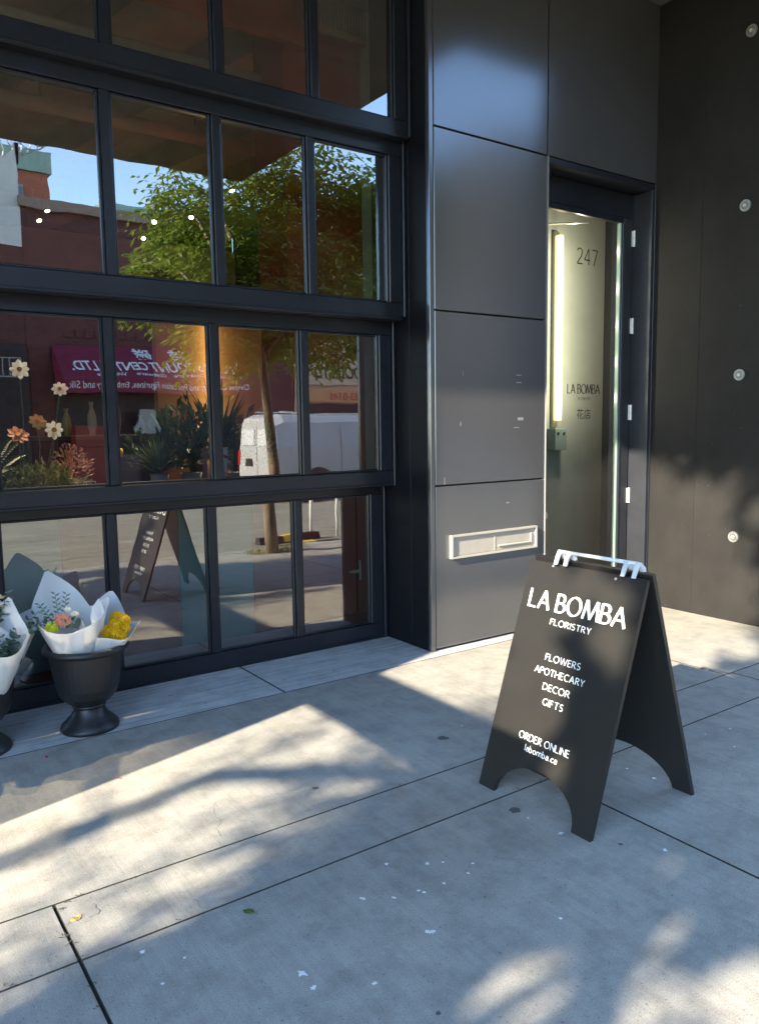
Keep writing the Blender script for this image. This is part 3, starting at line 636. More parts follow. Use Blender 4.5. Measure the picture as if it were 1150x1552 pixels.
def plant(name, x, y, z0, h, w, n, mt, label, kind='bush', pot=None, cat='plant', lsz=1.0, z=None):
    t = thing(name, (x, y, z0), label, cat)
    ph = 0
    if pot:
        ph, pr, pm = pot
        MB().lathe((x, y, z0), [(pr*.7, 0), (pr*.8, ph*.4), (pr, ph), (pr*.92, ph), (pr*.9, ph*.8), (.001, ph*.8)], 20).build('pot', pm, t, True)
    mb = MB(); b = Vector((x, y, z0+ph))
    if kind == 'spike':
        for k in range(n):
            a = random.uniform(0, 6.3); e = random.uniform(.25, 1.4); d = Vector((math.cos(a)*math.cos(e), math.sin(a)*math.cos(e)*.6, math.sin(e)))
            ln = h*random.uniform(.7, 1); s = d.cross(Vector((0, 0, 1))).normalized(); 
            p0 = b; p1 = b+d*ln*.5+Vector((0, 0, .01)); p2 = b+d*ln-Vector((0, 0, ln*.12*math.cos(e))); w_ = .028*lsz
            mb.add([p0+s*w_*.3, p0-s*w_*.3, p1+s*w_*.5, p1-s*w_*.5, p2], [(0, 1, 3, 2), (2, 3, 4)])
    elif kind == 'fern':
        for k in range(n):
            a = random.uniform(0, 6.3); e = random.uniform(.3, 1.3); d = Vector((math.cos(a)*math.cos(e), math.sin(a)*math.cos(e)*.6, math.sin(e)))
            ln = h*random.uniform(.6, 1)
            for j in range(14):
                f = (j+2)/16; p = b+d*ln*f-Vector((0, 0, ln*.25*f*f)); s = d.cross(Vector((0, .3, 1))).normalized()
                for sg in (1, -1): leaf_quads(mb, p, s*sg+d*.5, .07*lsz*(1-f*.6), .012*lsz, (0, -.5, 1))
    else:
        for k in range(n):
            a = random.uniform(0, 6.3); q = w*math.sqrt(random.random()); zz = random.uniform(.15, 1)
            p = b+Vector((q*math.cos(a), q*math.sin(a)*.6, h*zz*math.sqrt(max(.05, 1-(q/w)**2*.7))))
            d = (p-b).normalized()+Vector((random.uniform(-.8, .8), random.uniform(-.8, .4), random.uniform(-.6, .5)))
            ln = random.uniform(.035, .08)*lsz; leaf_quads(mb, p, d, ln, ln*.4, fold=.2)
        for k in range(10):
            a = random.uniform(0, 6.3); q = w*.6*random.random(); mb.tube([b, b+Vector((q*.5*math.cos(a), q*.3*math.sin(a), h*.4)), b+Vector((q*math.cos(a), q*.6*math.sin(a), h*.85))], .0025, 5)
    mb.build('foliage', mt, t); return t
ZC = 1.091
M_wpot = mat('white_glass_vase', (.7, .7, .68), .2); M_gpot = mat('grey_pot', (.25, .24, .24), .6)
plant('fern_plant', .70, 4.72, ZC, .46, .2, 22, M_plant, 'dark fern at the left edge of the window display', 'fern', (.12, .05, M_wpot))
plant('moss_arrangement', .95, 4.68, ZC, .22, .20, 620, M_moss, 'mound of olive greenery under the dahlias', 'bush', None, lsz=.75)
plant('moss_arrangement', 1.12, 4.70, ZC, .13, .14, 260, M_plant2, 'low sprawling grey green greenery right of the olive mound', 'bush', None, lsz=.8)
plant('dried_flowers', 1.20, 4.95, ZC, .22, .12, 260, mat('dusty_pink_flowers', (.40, .24, .18), .7, var=.4, vscale=40), 'dusty pink dried flowers behind the first mullion', 'bush', (.1, .05, M_wpot), lsz=.5)
plant('vining_plant', 1.66, 4.72, ZC, .26, .14, 150, M_plant2, 'pale striped trailing plant in a grey ribbed pot', 'spike', (.13, .055, M_gpot), lsz=.7)
plant('leafy_plant', 1.92, 4.85, ZC, .46, .24, 330, M_plant, 'tall dark broad leaved plant behind the second pane', 'bush', (.12, .07, M_gpot), lsz=1.5)
plant('leafy_plant', 1.78, 5.05, ZC, .34, .2, 180, M_plant, 'shorter dark green plant left of the broad leaved one', 'bush', (.1, .06, M_gpot), lsz=1.2)
plant('spiky_plant', 2.10, 4.78, ZC+.12, .52, .2, 60, M_plant, 'spiky dracaena standing against the bright light strip', 'spike', (.16, .05, M_wpot), lsz=1.1)
plant('spiky_plant', 2.30, 5.0, ZC, .50, .2, 46, M_plant, 'second spiky plant right of the dracaena behind the third pane', 'spike', (.1, .06, M_gpot), lsz=1.0)
plant('leafy_plant', 2.32, 4.80, ZC, .40, .16, 170, M_plant, 'dark leafy plant beside the reflected white van', 'bush', (.1, .06, M_gpot), lsz=1.2)
# small goods on the counter
M_goods = [mat('goods_red', (.22, .02, .012), .5), mat('goods_orange', (.6, .2, .05), .5), mat('goods_pink', (.6, .35, .35), .5), mat('goods_dark', (.08, .05, .05), .5), mat('goods_white', (.36, .34, .33), .4)]
ORD = 'zero one two three four five six seven eight nine ten eleven twelve thirteen fourteen fifteen sixteen seventeen eighteen nineteen twenty twenty-one'.split()
for k in range(22):
    x = 1.17+k*.036+random.uniform(-.01, .01); y = random.uniform(4.62, 4.9); hh = random.uniform(.02, .06)
    if .0 < k: 
        gi = random.randrange(5); mb = MB(); mb.lathe((x, y, ZC), [(.014, 0), (.016, hh*.5), (.012, hh), (.005, hh+.01), (.0005, hh+.01)], 10)
        o = mb.build('jar', M_goods[gi], None, True); tag(o, 'small %s jar, number %s from the left in the row on the window counter' % (('red', 'orange', 'pink', 'dark', 'white')[gi], ORD[k]), 'jar', 'small jars on the window counter')
vs_ = thing('glass_vase', (2.05, 4.66, ZC), 'clear glass candle holder on a pedestal at the foot of the dracaena', 'candle holder')
MB().lathe((2.03, 4.64, ZC), [(.03, 0), (.012, .01), (.010, .1), (.028, .105), (.028, .20)], 18).build('holder', M_wpot, vs_, True)
lol = thing('paper_fan', (1.42, 4.7, ZC), 'round yellow ball flower on a stalk at the left of the second pane', 'flower')
MB().lathe((1.415, 4.7, ZC+.235), [(.001, 0), (.018, .008), (.026, .03), (.022, .055), (.001, .066)], 16).build('bloom', M_yellow, lol, True)
MB().tube([(1.415, 4.7, ZC+.235), (1.42, 4.7, ZC)], .003, 6).build('stem', M_stem, lol)
ws = thing('wire_stand', (1.17, 4.64, ZC), 'thin white wire stand on the counter by the first mullion', 'stand')
wb = MB()
for dx in (0, .05, .10, .15): wb.tube([(1.10+dx, 4.62, ZC), (1.10+dx, 4.62, ZC+.11)], .002, 5)
wb.tube([(1.10, 4.62, ZC+.11), (1.25, 4.62, ZC+.11)], .002, 5); wb.tube([(1.10, 4.62, ZC+.05), (1.25, 4.62, ZC+.05)], .002, 5); wb.build('wires', M_white, ws)

# =================================================================== SANDWICH BOARD
sg = thing('sandwich_board', (2.44, 2.04, 0), 'black wooden A-frame sign with white lettering on the pavement', 'sign')
TH = .018; SL = .967; Wd = .585
def board_fn(side):
    # (s along the board, t up the slope, d outward) -> world
    if side < 0:
        bx, bz, y0 = 2.13, 0, 2.335
        ax = (.30/.9677, .92/.9677); n = (-.92/.9677, .30/.9677)
        return lambda s, t, d: (bx+ax[0]*t+n[0]*d, y0-s, ax[1]*t+n[1]*d)
    bx, y0 = 2.755, 2.325
    ax = (-.29/.9677, .93/.9677); n = (.93/.9677, .29/.9677)
    return lambda s, t, d: (bx+ax[0]*t+n[0]*d, y0-s, ax[1]*t+n[1]*d)
def board(side, name, mt):
    f = board_fn(side)
    a0, a1, ah = .088, .497, .150
    n = 22; ar = [((a0+a1)/2-(a1-a0)/2*math.cos(PI*k/n), ah*math.sin(PI*k/n)**.9) for k in range(n+1)]
    top = SL if side < 0 else SL+.012
    mb = MB()
    # split into convex quads: legs and arch columns
    cols = [(0, 0)]+[(x, y) for x, y in ar]+[(Wd, 0)]
    fr = []; 
    for s, t in cols: fr.append((s, t))
    N_ = len(fr)
    vs = [f(s, max(t, 0), 0) for s, t in fr]+[f(s, top, 0) for s, t in fr]+[f(s, max(t, 0), -TH) for s, t in fr]+[f(s, top, -TH) for s, t in fr]
    fs = []
    for i in range(N_-1):
        fs += [(i, i+1, N_+i+1, N_+i), (2*N_+i+1, 2*N_+i, 3*N_+i, 3*N_+i+1), (i+1, i, 2*N_+i, 2*N_+i+1), (N_+i, N_+i+1, 3*N_+i+1, 3*N_+i)]
    fs += [(0, N_, 3*N_, 2*N_), (N_-1, 3*N_-1, 4*N_-1, 2*N_-1)]
    mb.add(vs, fs)
    return mb.build(name, mt, sg)
fp = board(-1, 'front_board', M_sign); rp = board(1, 'rear_board', M_sign)
ff = board_fn(-1); lf = lambda s, t, l: ff(s, t, .0009+l)
TX = [('LA BOMBA', .046, .532, .772, .076, .17, .06, .17), ('FLORISTRY', .182, .388, .719, .0245, .16, .09, .22), ('FLOWERS', .199, .377, .576, .0265, .145, .09, .22),
      ('APOTHECARY', .159, .412, .519, .0265, .145, .09, .2), ('DECOR', .219, .356, .4605, .0265, .145, .09, .2), ('GIFTS', .236, .339, .4025, .0265, .145, .09, .26),
      ('ORDER ONLINE', .155, .416, .247, .0275, .145, .09, .2), ('labomba.ca', .200, .366, .206, .0245, .15, .11, .2)]
for tx, s0, s1, tb_, hh, T_, t__, gp in TX:
    text_mb(MB(), tx, s0, s1, tb_, hh, T_, t__, lf, gap=gp).build('lettering', M_white, fp)
for s, t in ((.132, .955), (.448, .950)):
    p = ff(s, t, .001); MB().disc(p, .005, (-.95, 0, .31), 12, .003).build('bolt', M_zinc, fp)
hd = MB()
hd.tube([(2.437, 2.185, .972), (2.437, 1.795, .972)], .0075, 10)
hbar = hd.build('handle', M_plastic, sg, True)
for y in (2.175, 2.125, 1.845, 1.795):
    st = MB()
    st.prism([(2.404, y-.008, .922), (2.414, y-.010, .955), (2.430, y-.008, .978), (2.444, y-.008, .978), (2.466, y-.010, .955), (2.474, y-.008, .922), (2.466, y-.008, .922), (2.444, y-.008, .962), (2.430, y-.008, .962), (2.410, y-.008, .922)], (0, .017, 0))
    st.build('strap', M_plastic, hbar)
B('spacer', (2.428, 2.458), (1.765, 2.305), (.895, .915), M_signedge, sg)

# =================================================================== URNS AND BOUQUETS
ur = thing('urn_planter', (.985, 3.975, 0), 'black plastic urn on a flared foot holding the peach and yellow bouquets', 'planter', 'black urns of wrapped bouquets under the window')
c0 = (.985, 3.975, 0)
MB().lathe(c0, [(.001, .0), (.138, .0), (.142, .012), (.138, .024), (.118, .045), (.092, .07), (.077, .095), (.074, .112)], 48).build('foot', M_pot, ur, True)
MB().lathe(c0, [(.070, .113), (.082, .117), (.082, .126), (.078, .130)], 48).build('collar', M_pot, ur, True)
MB().lathe(c0, [(.06, .131), (.086, .134), (.110, .150), (.134, .180), (.150, .22), (.160, .28), (.170, .35), (.177, .398)], 72, .005, (.17, .36)).build('bowl', M_pot, ur)
MB().lathe(c0, [(.178, .399), (.192, .400), (.203, .408), (.206, .418), (.204, .428), (.195, .434), (.182, .434), (.174, .42), (.150, .34), (.001, .33)], 64).build('rim', M_pot, ur, True)
ur2 = copy_tree(ur); ur2.location = (.482, 3.985, 0); ur2['label'] = 'black plastic urn cut by the left edge, holding eucalyptus bouquets'
def paper(name_parent, apex, axis, L1, half_up, rad, peaks, low, a_off=0, twist=0, pinch=.22, n=72):
    """wrapped paper cone: apex point, axis direction, length to the rim per angle, given by peaks [(angle, height)]"""
    ax = Vector(axis).normalized(); u = Vector((1, 0, 0)); u = (u-ax*u.dot(ax)).normalized(); w = ax.cross(u); apex = Vector(apex)
    mb = MB(); R_ = 9
    def rimh(a):
        a = (a+360) % 360; h = low
        for (pa, ph, pwid) in peaks:
            d = abs((a-pa+180) % 360-180)
            if d < pwid: h = max(h, low+(ph-low)*(1-d/pwid)**1.35)
        return h
    vs = []; spiral = 26
    for k in range(n+1):
        a = a_off+(360+spiral)*k/n
        H = rimh(a); ar = math.radians(a)
        for j in range(R_+1):
            t = j/R_; h = H*t; r = rad*(pinch+(1-pinch)*(h/L1)**.8)*(1+.05*k/n)+.012*t*math.sin(ar*5+1)
            fl = 1+.10*t*(H/L1-.8)
            vs.append(apex+ax*h+(u*math.cos(ar)+w*math.sin(ar))*r*fl)
    fs = [(k*(R_+1)+j, (k+1)*(R_+1)+j, (k+1)*(R_+1)+j+1, k*(R_+1)+j+1) for k in range(n) for j in range(R_)]
    return mb.add(vs, fs).build('wrapping_paper', M_paper, name_parent, True)
def euc(mb, base, d, ln, n, sz):
    base = Vector(base); d = Vector(d).normalized(); s = d.orthogonal().normalized(); w = d.cross(s)
    mb.tube([base, base+d*ln*.5, base+d*ln+Vector((0, 0, -.01))], [.002, .0015, .001], 5)
    for k in range(n):
        f = .25+.75*k/n; a = k*2.0; dd = (s*math.cos(a)+w*math.sin(a))+d*.35; c = base+d*ln*f; z = sz*(1.15-f*.6)
        nn = dd.cross(d).cross(dd); dd.normalize(); sd_ = dd.cross(d).normalized(); nv = 8
        ctr = c+dd*z*.62; pts = [ctr+(dd*math.cos(2*PI*i/nv)*z*.58+sd_*math.sin(2*PI*i/nv)*z*.46)+d*z*.12*math.cos(4*PI*i/nv) for i in range(nv)]
        mb.add(pts, [tuple(range(nv))])
def puff(mb, c, r, n, sz):       # ball of small florets
    c = Vector(c)
    for k in range(n):
        z = 1-2*(k+.5)/n; a = k*2.39996; q = math.sqrt(1-z*z); d = Vector((q*math.cos(a), q*math.sin(a), z))
        if d.z < -.5: continue
        p = c+d*r*.80; s = d.orthogonal().normalized(); w = d.cross(s); s, w = s*math.cos(k)+w*math.sin(k), w*math.cos(k)-s*math.sin(k)
        dd = (d+s*random.uniform(-.45, .45)+w*random.uniform(-.45, .45)).normalized()
        leaf_quads(mb, p, dd, sz*3.0*random.uniform(.8, 1.15), sz*1.9, s, fold=.35)
    mb.lathe((c.x, c.y, c.z-r*.8), [(.001, 0), (r*.55, r*.25), (r*.8, r*.8), (r*.55, r*1.35), (.001, r*1.6)], 12)
# bouquet A (peach dahlia)
ba = thing('bouquet', (.90, 3.93, .34), 'white paper bouquet with a peach dahlia and lime bloom in the right urn', 'bouquet', 'paper wrapped bouquets in the urns')
paper(ba, (.943, 3.972, .285), (-.10, -.16, 1), .34, 0, .165, [(102, .50, 80), (5, .37, 55), (205, .33, 70), (300, .335, 60)], .275, a_off=250)
mb = MB(); blossom(mb, (.862, 3.895, .585), .046, 15, (-.1, -.75, .8), .26, .3, 4); mb.build('dahlia_bloom', M_peach, ba)
mb = MB(); puff(mb, (.812, 3.89, .556), .026, 150, .0045); mb.build('lime_bloom', M_lime, ba)
mb = MB(); blossom(mb, (.93, 3.93, .60), .024, 9, (.1, -.7, .9), .4, .3, 3); blossom(mb, (.90, 3.94, .625), .02, 9, (-.2, -.7, .9), .4, .3, 3); mb.build('cream_bloom', M_cream, ba)
mb = MB()
for k in range(60):
    a = random.uniform(0, 6.3); q = .07*random.random()**.5; leaf_quads(mb, (.87+q*math.cos(a), 3.93+q*.7*math.sin(a), .53+random.uniform(0, .05)), (math.cos(a), math.sin(a)*.5-.3, 1.2), random.uniform(.025, .05), .014, fold=.2)
mb.build('leaves', M_euc, ba)
mb = MB()
for q in [((.86, 3.96, .60), (-.1, -.1, 1), .11), ((.89, 3.97, .60), (.15, -.1, 1), .10), ((.83, 3.97, .58), (-.5, -.1, .8), .10)]:
    b_ = Vector(q[0]); d = Vector(q[1]).normalized(); mb.tube([b_, b_+d*q[2]], .0015, 5)
    for k in range(9): 
        sgn = 1 if k % 2 else -1; leaf_quads(mb, b_+d*q[2]*(k+1)/9, d*.6+Vector((sgn*.8, 0, 0)), .026, .009, (0, -1, .2))
mb.build('twigs', M_euc, ba)
MB().add([(1.005, 3.90, .50), (1.055, 3.89, .50), (1.068, 3.91, .60), (1.05, 3.93, .66), (1.045, 3.93, .662), (1.01, 3.91, .625), (.996, 3.90, .58)], [(0, 1, 2, 3, 4, 5, 6)]).build('paper_corner', M_paper, ba)
# bouquet B (yellow mums)
bb = thing('bouquet', (1.09, 3.95, .34), 'white paper bouquet of yellow pompom mums at the right of the right urn', 'bouquet', 'paper wrapped bouquets in the urns')
paper(bb, (1.035, 3.972, .285), (.22, -.16, 1), .30, 0, .155, [(75, .37, 75), (345, .30, 60), (180, .28, 60)], .215, a_off=240)
mb = MB()
for c, r in [((1.115, 3.90, .520), .036), ((1.155, 3.905, .535), .034), ((1.075, 3.895, .495), .034), ((1.105, 3.87, .485), .033), ((1.06, 3.88, .455), .030), ((1.13, 3.93, .55), .032), ((1.15, 3.885, .50), .030), ((1.125, 3.865, .468), .030), ((1.09, 3.885, .47), .03)]:
    puff(mb, c, r, 230, .0042)
mb.build('yellow_mums', M_yellow, bb)
# bouquets C and D in the left urn
bc = thing('bouquet', (.56, 3.9, .34), 'white paper bouquet of eucalyptus at the front of the left urn', 'bouquet', 'paper wrapped bouquets in the urns')
paper(bc, (.56, 3.90, .28), (.0, -.22, 1), .34, 0, .150, [(60, .42, 70), (150, .44, 60), (340, .31, 60)], .25, a_off=250)
mb = MB()
for k in range(9): euc(mb, (.57+random.uniform(-.05, .05), 3.86+random.uniform(-.03, .03), .44), (random.uniform(-.5, .7), random.uniform(-.6, .2), 1), random.uniform(.10, .17), 9, .038)
mb.build('eucalyptus_sprigs', M_euc, bc)
bd_ = thing('bouquet', (.60, 4.05, .34), 'white paper bouquet with tall round leaved eucalyptus at the back of the left urn', 'bouquet', 'paper wrapped bouquets in the urns')
paper(bd_, (.60, 4.04, .28), (.12, -.08, 1), .36, 0, .150, [(120, .48, 70), (30, .36, 60), (330, .31, 60), (220, .40, 60)], .28, a_off=250)
mb = MB()
for b_, d, ln, sz in [((.62, 4.0, .56), (.05, -.2, 1), .2, .055), ((.60, 3.98, .56), (-.3, -.3, 1), .16, .05), ((.68, 4.0, .52), (.6, -.3, .8), .16, .034), ((.66, 3.97, .52), (.8, -.3, .5), .17, .034), ((.70, 3.98, .50), (.9, -.2, .7), .18, .028), ((.66, 3.95, .50), (.4, -.5, .5), .13, .034)]:
    euc(mb, b_, d, ln, 10, sz)
mb.build('eucalyptus_sprigs', M_euc, bd_)

# =================================================================== STREET (seen in the reflections)
M_brick = mat('brick', (.16, .055, .045), .85, var=.25, vscale=2)
def brickify(M_, c1, c2, mort, sc=1.0):
    N = M_.node_tree.nodes; L = M_.node_tree.links; p = N['Principled BSDF']
    g_ = N.new('ShaderNodeNewGeometry'); sp = N.new('ShaderNodeSeparateXYZ'); cb = N.new('ShaderNodeCombineXYZ'); ad = N.new('ShaderNodeMath')
    L.new(g_.outputs['Position'], sp.inputs[0]); L.new(sp.outputs[0], ad.inputs[0]); L.new(sp.outputs[1], ad.inputs[1]); L.new(ad.outputs[0], cb.inputs[0]); L.new(sp.outputs[2], cb.inputs[1])
    b = N.new('ShaderNodeTexBrick'); L.new(cb.outputs[0], b.inputs[0]); b.inputs['Color1'].default_value = (*c1, 1); b.inputs['Color2'].default_value = (*c2, 1); b.inputs['Mortar'].default_value = (*mort, 1)
    b.inputs['Scale'].default_value = sc; b.inputs['Brick Width'].default_value = .22; b.inputs['Row Height'].default_value = .08; b.inputs['Mortar Size'].default_value = .008
    L.new(b.outputs[0], p.inputs['Base Color'])
brickify(M_brick, (.17, .05, .04), (.11, .035, .03), (.10, .07, .06))
M_brick2 = mat('red_brick_tower', (.30, .10, .06), .8, var=.1, vscale=3)
M_green = mat('green_copper', (.20, .32, .27), .6, var=.15, vscale=1.5); M_awn = mat('magenta_awning', (.20, .012, .04), .7, var=.1)
M_cop = mat('parapet_cap', (.32, .22, .17), .7); M_wht = mat('white_render', (.78, .76, .70), .8, var=.05); M_black = mat('shop_dark', (.012, .012, .014), .5)
M_signtan = mat('tan_fascia', (.62, .42, .28), .6, var=.06); M_redtxt = mat('red_letters', (.6, .04, .06), .5); M_vanw = mat('van_white', (.42, .43, .44), .28, spec=.5, coat=.4)
fs_ = MB().box((-40, 120), (-12, -8.2), (-.14, -.0)).build('far_sidewalk', M_curb); tag(fs_, kind='structure')
bk = thing('brick_shop_building', (8, -14, 0), 'dark brick shop building across the road, mirrored in the panes', 'building')
XR = 11.5
B('wall', (4.15, XR), (-20, -12), (0, 6.75), M_brick, bk); B('parapet', (4.10, XR+.05), (-20.05, -11.9), (6.752, 6.98), M_cop, bk)
B('fascia', (5.9, XR-.3), (-11.99, -11.93), (4.75, 5.35), mat('olive_board', (.14, .10, .05), .7, var=.2), bk)
B('wall', (-8, 4.148), (-20, -12.01), (0, 5.85), M_brick, bk); 
for k in range(24): B('soldier_brick', (5.0+k*.27, 5.2+k*.27), (-11.998, -11.975), (3.75, 3.95), M_brick, bk)
B('shop_opening', (4.7, 9.6), (-11.999, -11.96), (.0, 3.45), M_black, bk)
bs = B('black_shopfront', (.4, 4.12), (-12.005, -11.93), (.0, 3.56), M_black, bk)
for (a, b, c, d) in ((2.4, 3.98, 3.18, 3.21), (2.4, 3.98, 2.72, 2.75), (3.55, 3.58, 2.75, 3.18), (3.72, 3.75, 2.75, 3.18), (3.95, 3.98, 2.75, 3.18)): B('gold_line', (a, b), (-11.928, -11.915), (c, d), M_slotmetal, bs)
# white end wall with zig-zag top
wt = thing('white_gable_wall', (3, -12.5, 5.8), 'white rendered zig-zag topped wall with barbed wire above the brick', 'wall')
MB().prism([(-2, -12, 5.86), (4.14, -12, 5.86), (4.14, -12, 8.1), (3.2, -12, 7.2), (2.6, -12, 7.7), (1.6, -12, 7.2), (-2, -12, 7.6)], (0, -.3, 0)).build('wall', M_wht, wt)
bw = MB(); 
pts = [(1.5+3.6*i/260+.33*math.cos(i*.42), -12.1, 7.6+1.2*(i/260)**2+.33*math.sin(i*.42)) for i in range(260)]
bw.tube(pts, .018, 4); bw.build('barbed_wire', M_zinc, wt)
# awning with lettering
aw = thing('shop_awning', (7, -11.5, 2.3), 'magenta fabric awning with white lettering over the discount shop', 'awning')
MB().prism([(4.72, -11.95, 3.56), (4.72, -11.0, 2.66), (4.72, -11.0, 2.34), (4.72, -11.95, 2.34)], (4.9, 0, 0)).build('canopy', M_awn, aw)
nx, nz = .95/1.3086, .90/1.3086
def awf(x0, h0):    # plane coords on the sloped face; reads right-to-left along X when seen from our side
    return lambda x, y: (x0-x, -11.0-(.95/1.3086)*(h0+y)+nz*.01, 2.66+(.90/1.3086)*(h0+y)+nx*.01)
def awv(x0, z0): return lambda x, y: (x0-x, -10.988, z0+y)
font_mesh('TILES DISCOUNT CENTRE LTD.', awf(9.55, .36), 4.55, .36, .25, .02).build('awning_lettering', M_white, aw)
for k, ch in enumerate('龍美磁'): font_mesh(ch, awf(9.2-k*1.0, .80), .55, .44, .2, .02).build('awning_lettering', M_white, aw)
for k, wd_ in enumerate(('Dishware', 'Cookware', 'Giftware', 'Wholesale')): font_mesh(wd_, awf(9.4-k*1.02, .16), .8, .13, .1, .01).build('awning_lettering', M_white, aw)
font_mesh('Chinese Crockery and Porcelain Figurines, Embroidery and Silk', awv(9.55, 2.40), 4.7, .22).build('awning_lettering', M_white, aw)
# goods below the awning
for k, (x, z, w, h, mi) in enumerate([(4.85, .0, .9, 1.0, 0), (4.95, 1.01, .75, .55, 0), (5.9, .0, .6, .8, 3), (8.2, .0, .9, .9, 3)]):
    o = B('goods_crate', (x, x+w), (-11.6, -11.1), (z+.0, z+h), M_goods[mi], None)
    tag(o, ['stacked red crates below the left end of the awning', 'second red box on top of the red crates', 'dark crate under the middle of the awning', 'dark crate near the right end of the awning'][k], 'crate')
def shirt(x, z, mt, lab):
    o = MB().prism([(x-.18, -11.3, z), (x+.18, -11.3, z), (x+.2, -11.3, z-.3), (x+.34, -11.3, z-.5), (x+.3, -11.3, z-.6), (x+.17, -11.3, z-.42), (x+.17, -11.3, z-.62), (x-.17, -11.3, z-.62), (x-.17, -11.3, z-.42), (x-.3, -11.3, z-.6), (x-.34, -11.3, z-.5), (x-.2, -11.3, z-.3)][::-1], (0, -.06, 0)).build('hanging_shirt', mt)
    tag(o, lab, 'shirt')
shirt(6.85, 1.95, M_goods[4], 'pale shirt hanging in front of the dark shop opening')
# tan signed shop to the right
fd = thing('tan_shop_building', (15, -13, 0), 'tan fronted food shop with red and black lettering across the road', 'building')
B('wall', (XR+.06, 19.5), (-20, -12.0), (0, 6.2), M_signtan, fd); B('sign_board', (11.8, 17.5), (-11.998, -11.9), (2.75, 4.4), M_signtan, fd); B('sign_band', (11.8, 17.5), (-11.998, -11.88), (2.25, 2.62), mat('orange_band', (.65, .30, .12), .6), fd)
B('shop_opening', (11.9, 17.4), (-11.999, -11.95), (0, 2.2), M_black, fd); B('upper_window', (12.2, 14.4), (-11.999, -11.93), (4.7, 5.6), mat('lilac_board', (.5, .42, .55), .6), fd)
def fdf(x0, z0, y=-11.885): return lambda x, y_: (x0-x, y, z0+y_)
font_mesh('HONG FOOD LTD', fdf(15.2, 2.95), 3.0, .38, .2, .015).build('sign_lettering', M_black, fd)
for k, ch in enumerate('食品'): font_mesh(ch, fdf(13.9-k*.95, 3.5), .55, .6, .1, .02).build('sign_lettering', M_redtxt, fd)
font_mesh('604-683-0145', fdf(14.4, 2.32, -11.865), 1.7, .2).build('sign_lettering', M_redtxt, fd)
# tower and green building behind
tw = thing('red_brick_tower', (5, -32, 0), 'red brick block with a green cornice and tall window behind the shops', 'building')
B('wall', (-6, 9.1), (-42, -30), (0, 13.0), M_brick2, tw); B('cornice', (-6.1, 9.25), (-42.1, -29.85), (13.01, 13.9), M_green, tw)
B('window_bay', (6.9, 8.0), (-29.99, -29.9), (6, 12.3), M_green, tw); wwin = B('window', (6.95, 7.95), (-29.89, -29.85), (10.9, 12.2), mat('blue_pane', (.08, .12, .18), .15), tw)
B('window_bar', (7.43, 7.47), (-29.849, -29.83), (10.9, 12.2), M_green, wwin); B('window_bar', (6.95, 7.95), (-29.829, -29.81), (11.5, 11.55), M_green, wwin)
B('string_course', (-6, 9.13), (-30.02, -29.93), (9.3, 9.6), M_cop, tw)
gb = thing('green_roof_building', (15, -30, 0), 'low building with a pale green metal roof behind the brick parapet', 'building')
B('wall', (10.4, 24), (-40, -27), (0, 10.0), M_brick2, gb)
MB().prism([(10.2, -26.6, 9.9), (10.8, -28, 11.6), (10.8, -39, 11.6), (10.2, -40.4, 9.9)], (14, 0, 0)).build('roof', M_green, gb)
# buildings further along
f2 = thing('far_grey_block', (34, -16, 0), 'plain grey block further along the far side of the road', 'building')
B('wall', (19.6, 46), (-24, -12.2), (0, 11.5), mat('dark_stucco', (.05, .045, .04), .8), f2)
for k in range(8): B('window', (21+k*2.7, 22.4+k*2.7), (-12.199, -12.15), (4.6, 6.4), M_black, f2)
f3 = thing('near_side_block', (30, 8, 0), 'dark block further along on our side of the road', 'building')
B('wall', (20, 60), (2.5, 14), (0, 7.5), mat('brown_stucco', (.12, .10, .09), .8), f3)

# van ------------------------------------------------------------------
vn = thing('cargo_van', (10.1, -6.9, -.14), 'white cargo van parked on the far side of the road, mirrored in the panes', 'van')
vy0, vy1, vz = -7.82, -6.0, -.14
def van_section(x, zb, zt, ins=.12, shrink=0):
    a, b = vy0+shrink, vy1-shrink; w = ins
    return [(x, a+.03, zb), (x, a, zb+.18), (x, a, zb+(zt-zb)*.52), (x, a+w*.7, zt-.16), (x, a+w*1.6, zt-.03), (x, a+w*3, zt), (x, b-w*3, zt), (x, b-w*1.6, zt-.03), (x, b-w*.7, zt-.16), (x, b, zb+(zt-zb)*.52), (x, b, zb+.18), (x, b-.03, zb)]
secs = [van_section(7.72, .30, 1.60, .16, .06), van_section(7.76, .28, 1.66, .13, .02), van_section(7.95, .26, 1.735), van_section(9.0, .26, 1.76), van_section(10.8, .26, 1.75), van_section(11.3, .26, 1.66, .14), van_section(11.9, .26, 1.15, .10, .02), van_section(12.7, .28, 1.02, .08, .05), van_section(12.85, .32, .85, .08, .10)]
n_ = 12; mb = MB(); vs = [p for s_ in secs for p in s_]
fs = [(i*n_+k, (i+1)*n_+k, (i+1)*n_+(k+1) % n_, i*n_+(k+1) % n_) for i in range(len(secs)-1) for k in range(n_)]
fs += [tuple(range(n_)), tuple(reversed(range((len(secs)-1)*n_, len(secs)*n_)))]
vb_ = mb.add(vs, fs).build('body', M_vanw, vn)
M_rub = mat('tyre', (.02, .02, .02), .8); M_chrome = mat('bumper_grey', (.35, .35, .36), .3, metal=.6); M_tail = mat('tail_red', (.5, .02, .02), .3)
B('bumper', (7.56, 7.74), (-7.85, -5.97), (.22, .36), M_chrome, vn, .03)
for y in (-7.80, -6.10): B('tail_lamp', (7.700, 7.73), (y, y+.08), (.62, .95), M_tail, vn)
B('rear_door_seam', (7.712, 7.7185), (-6.915, -6.905), (.36, 1.5), M_black, vn)
B('number_plate', (7.70, 7.715), (-7.45, -7.15), (.60, .75), M_black, vn)
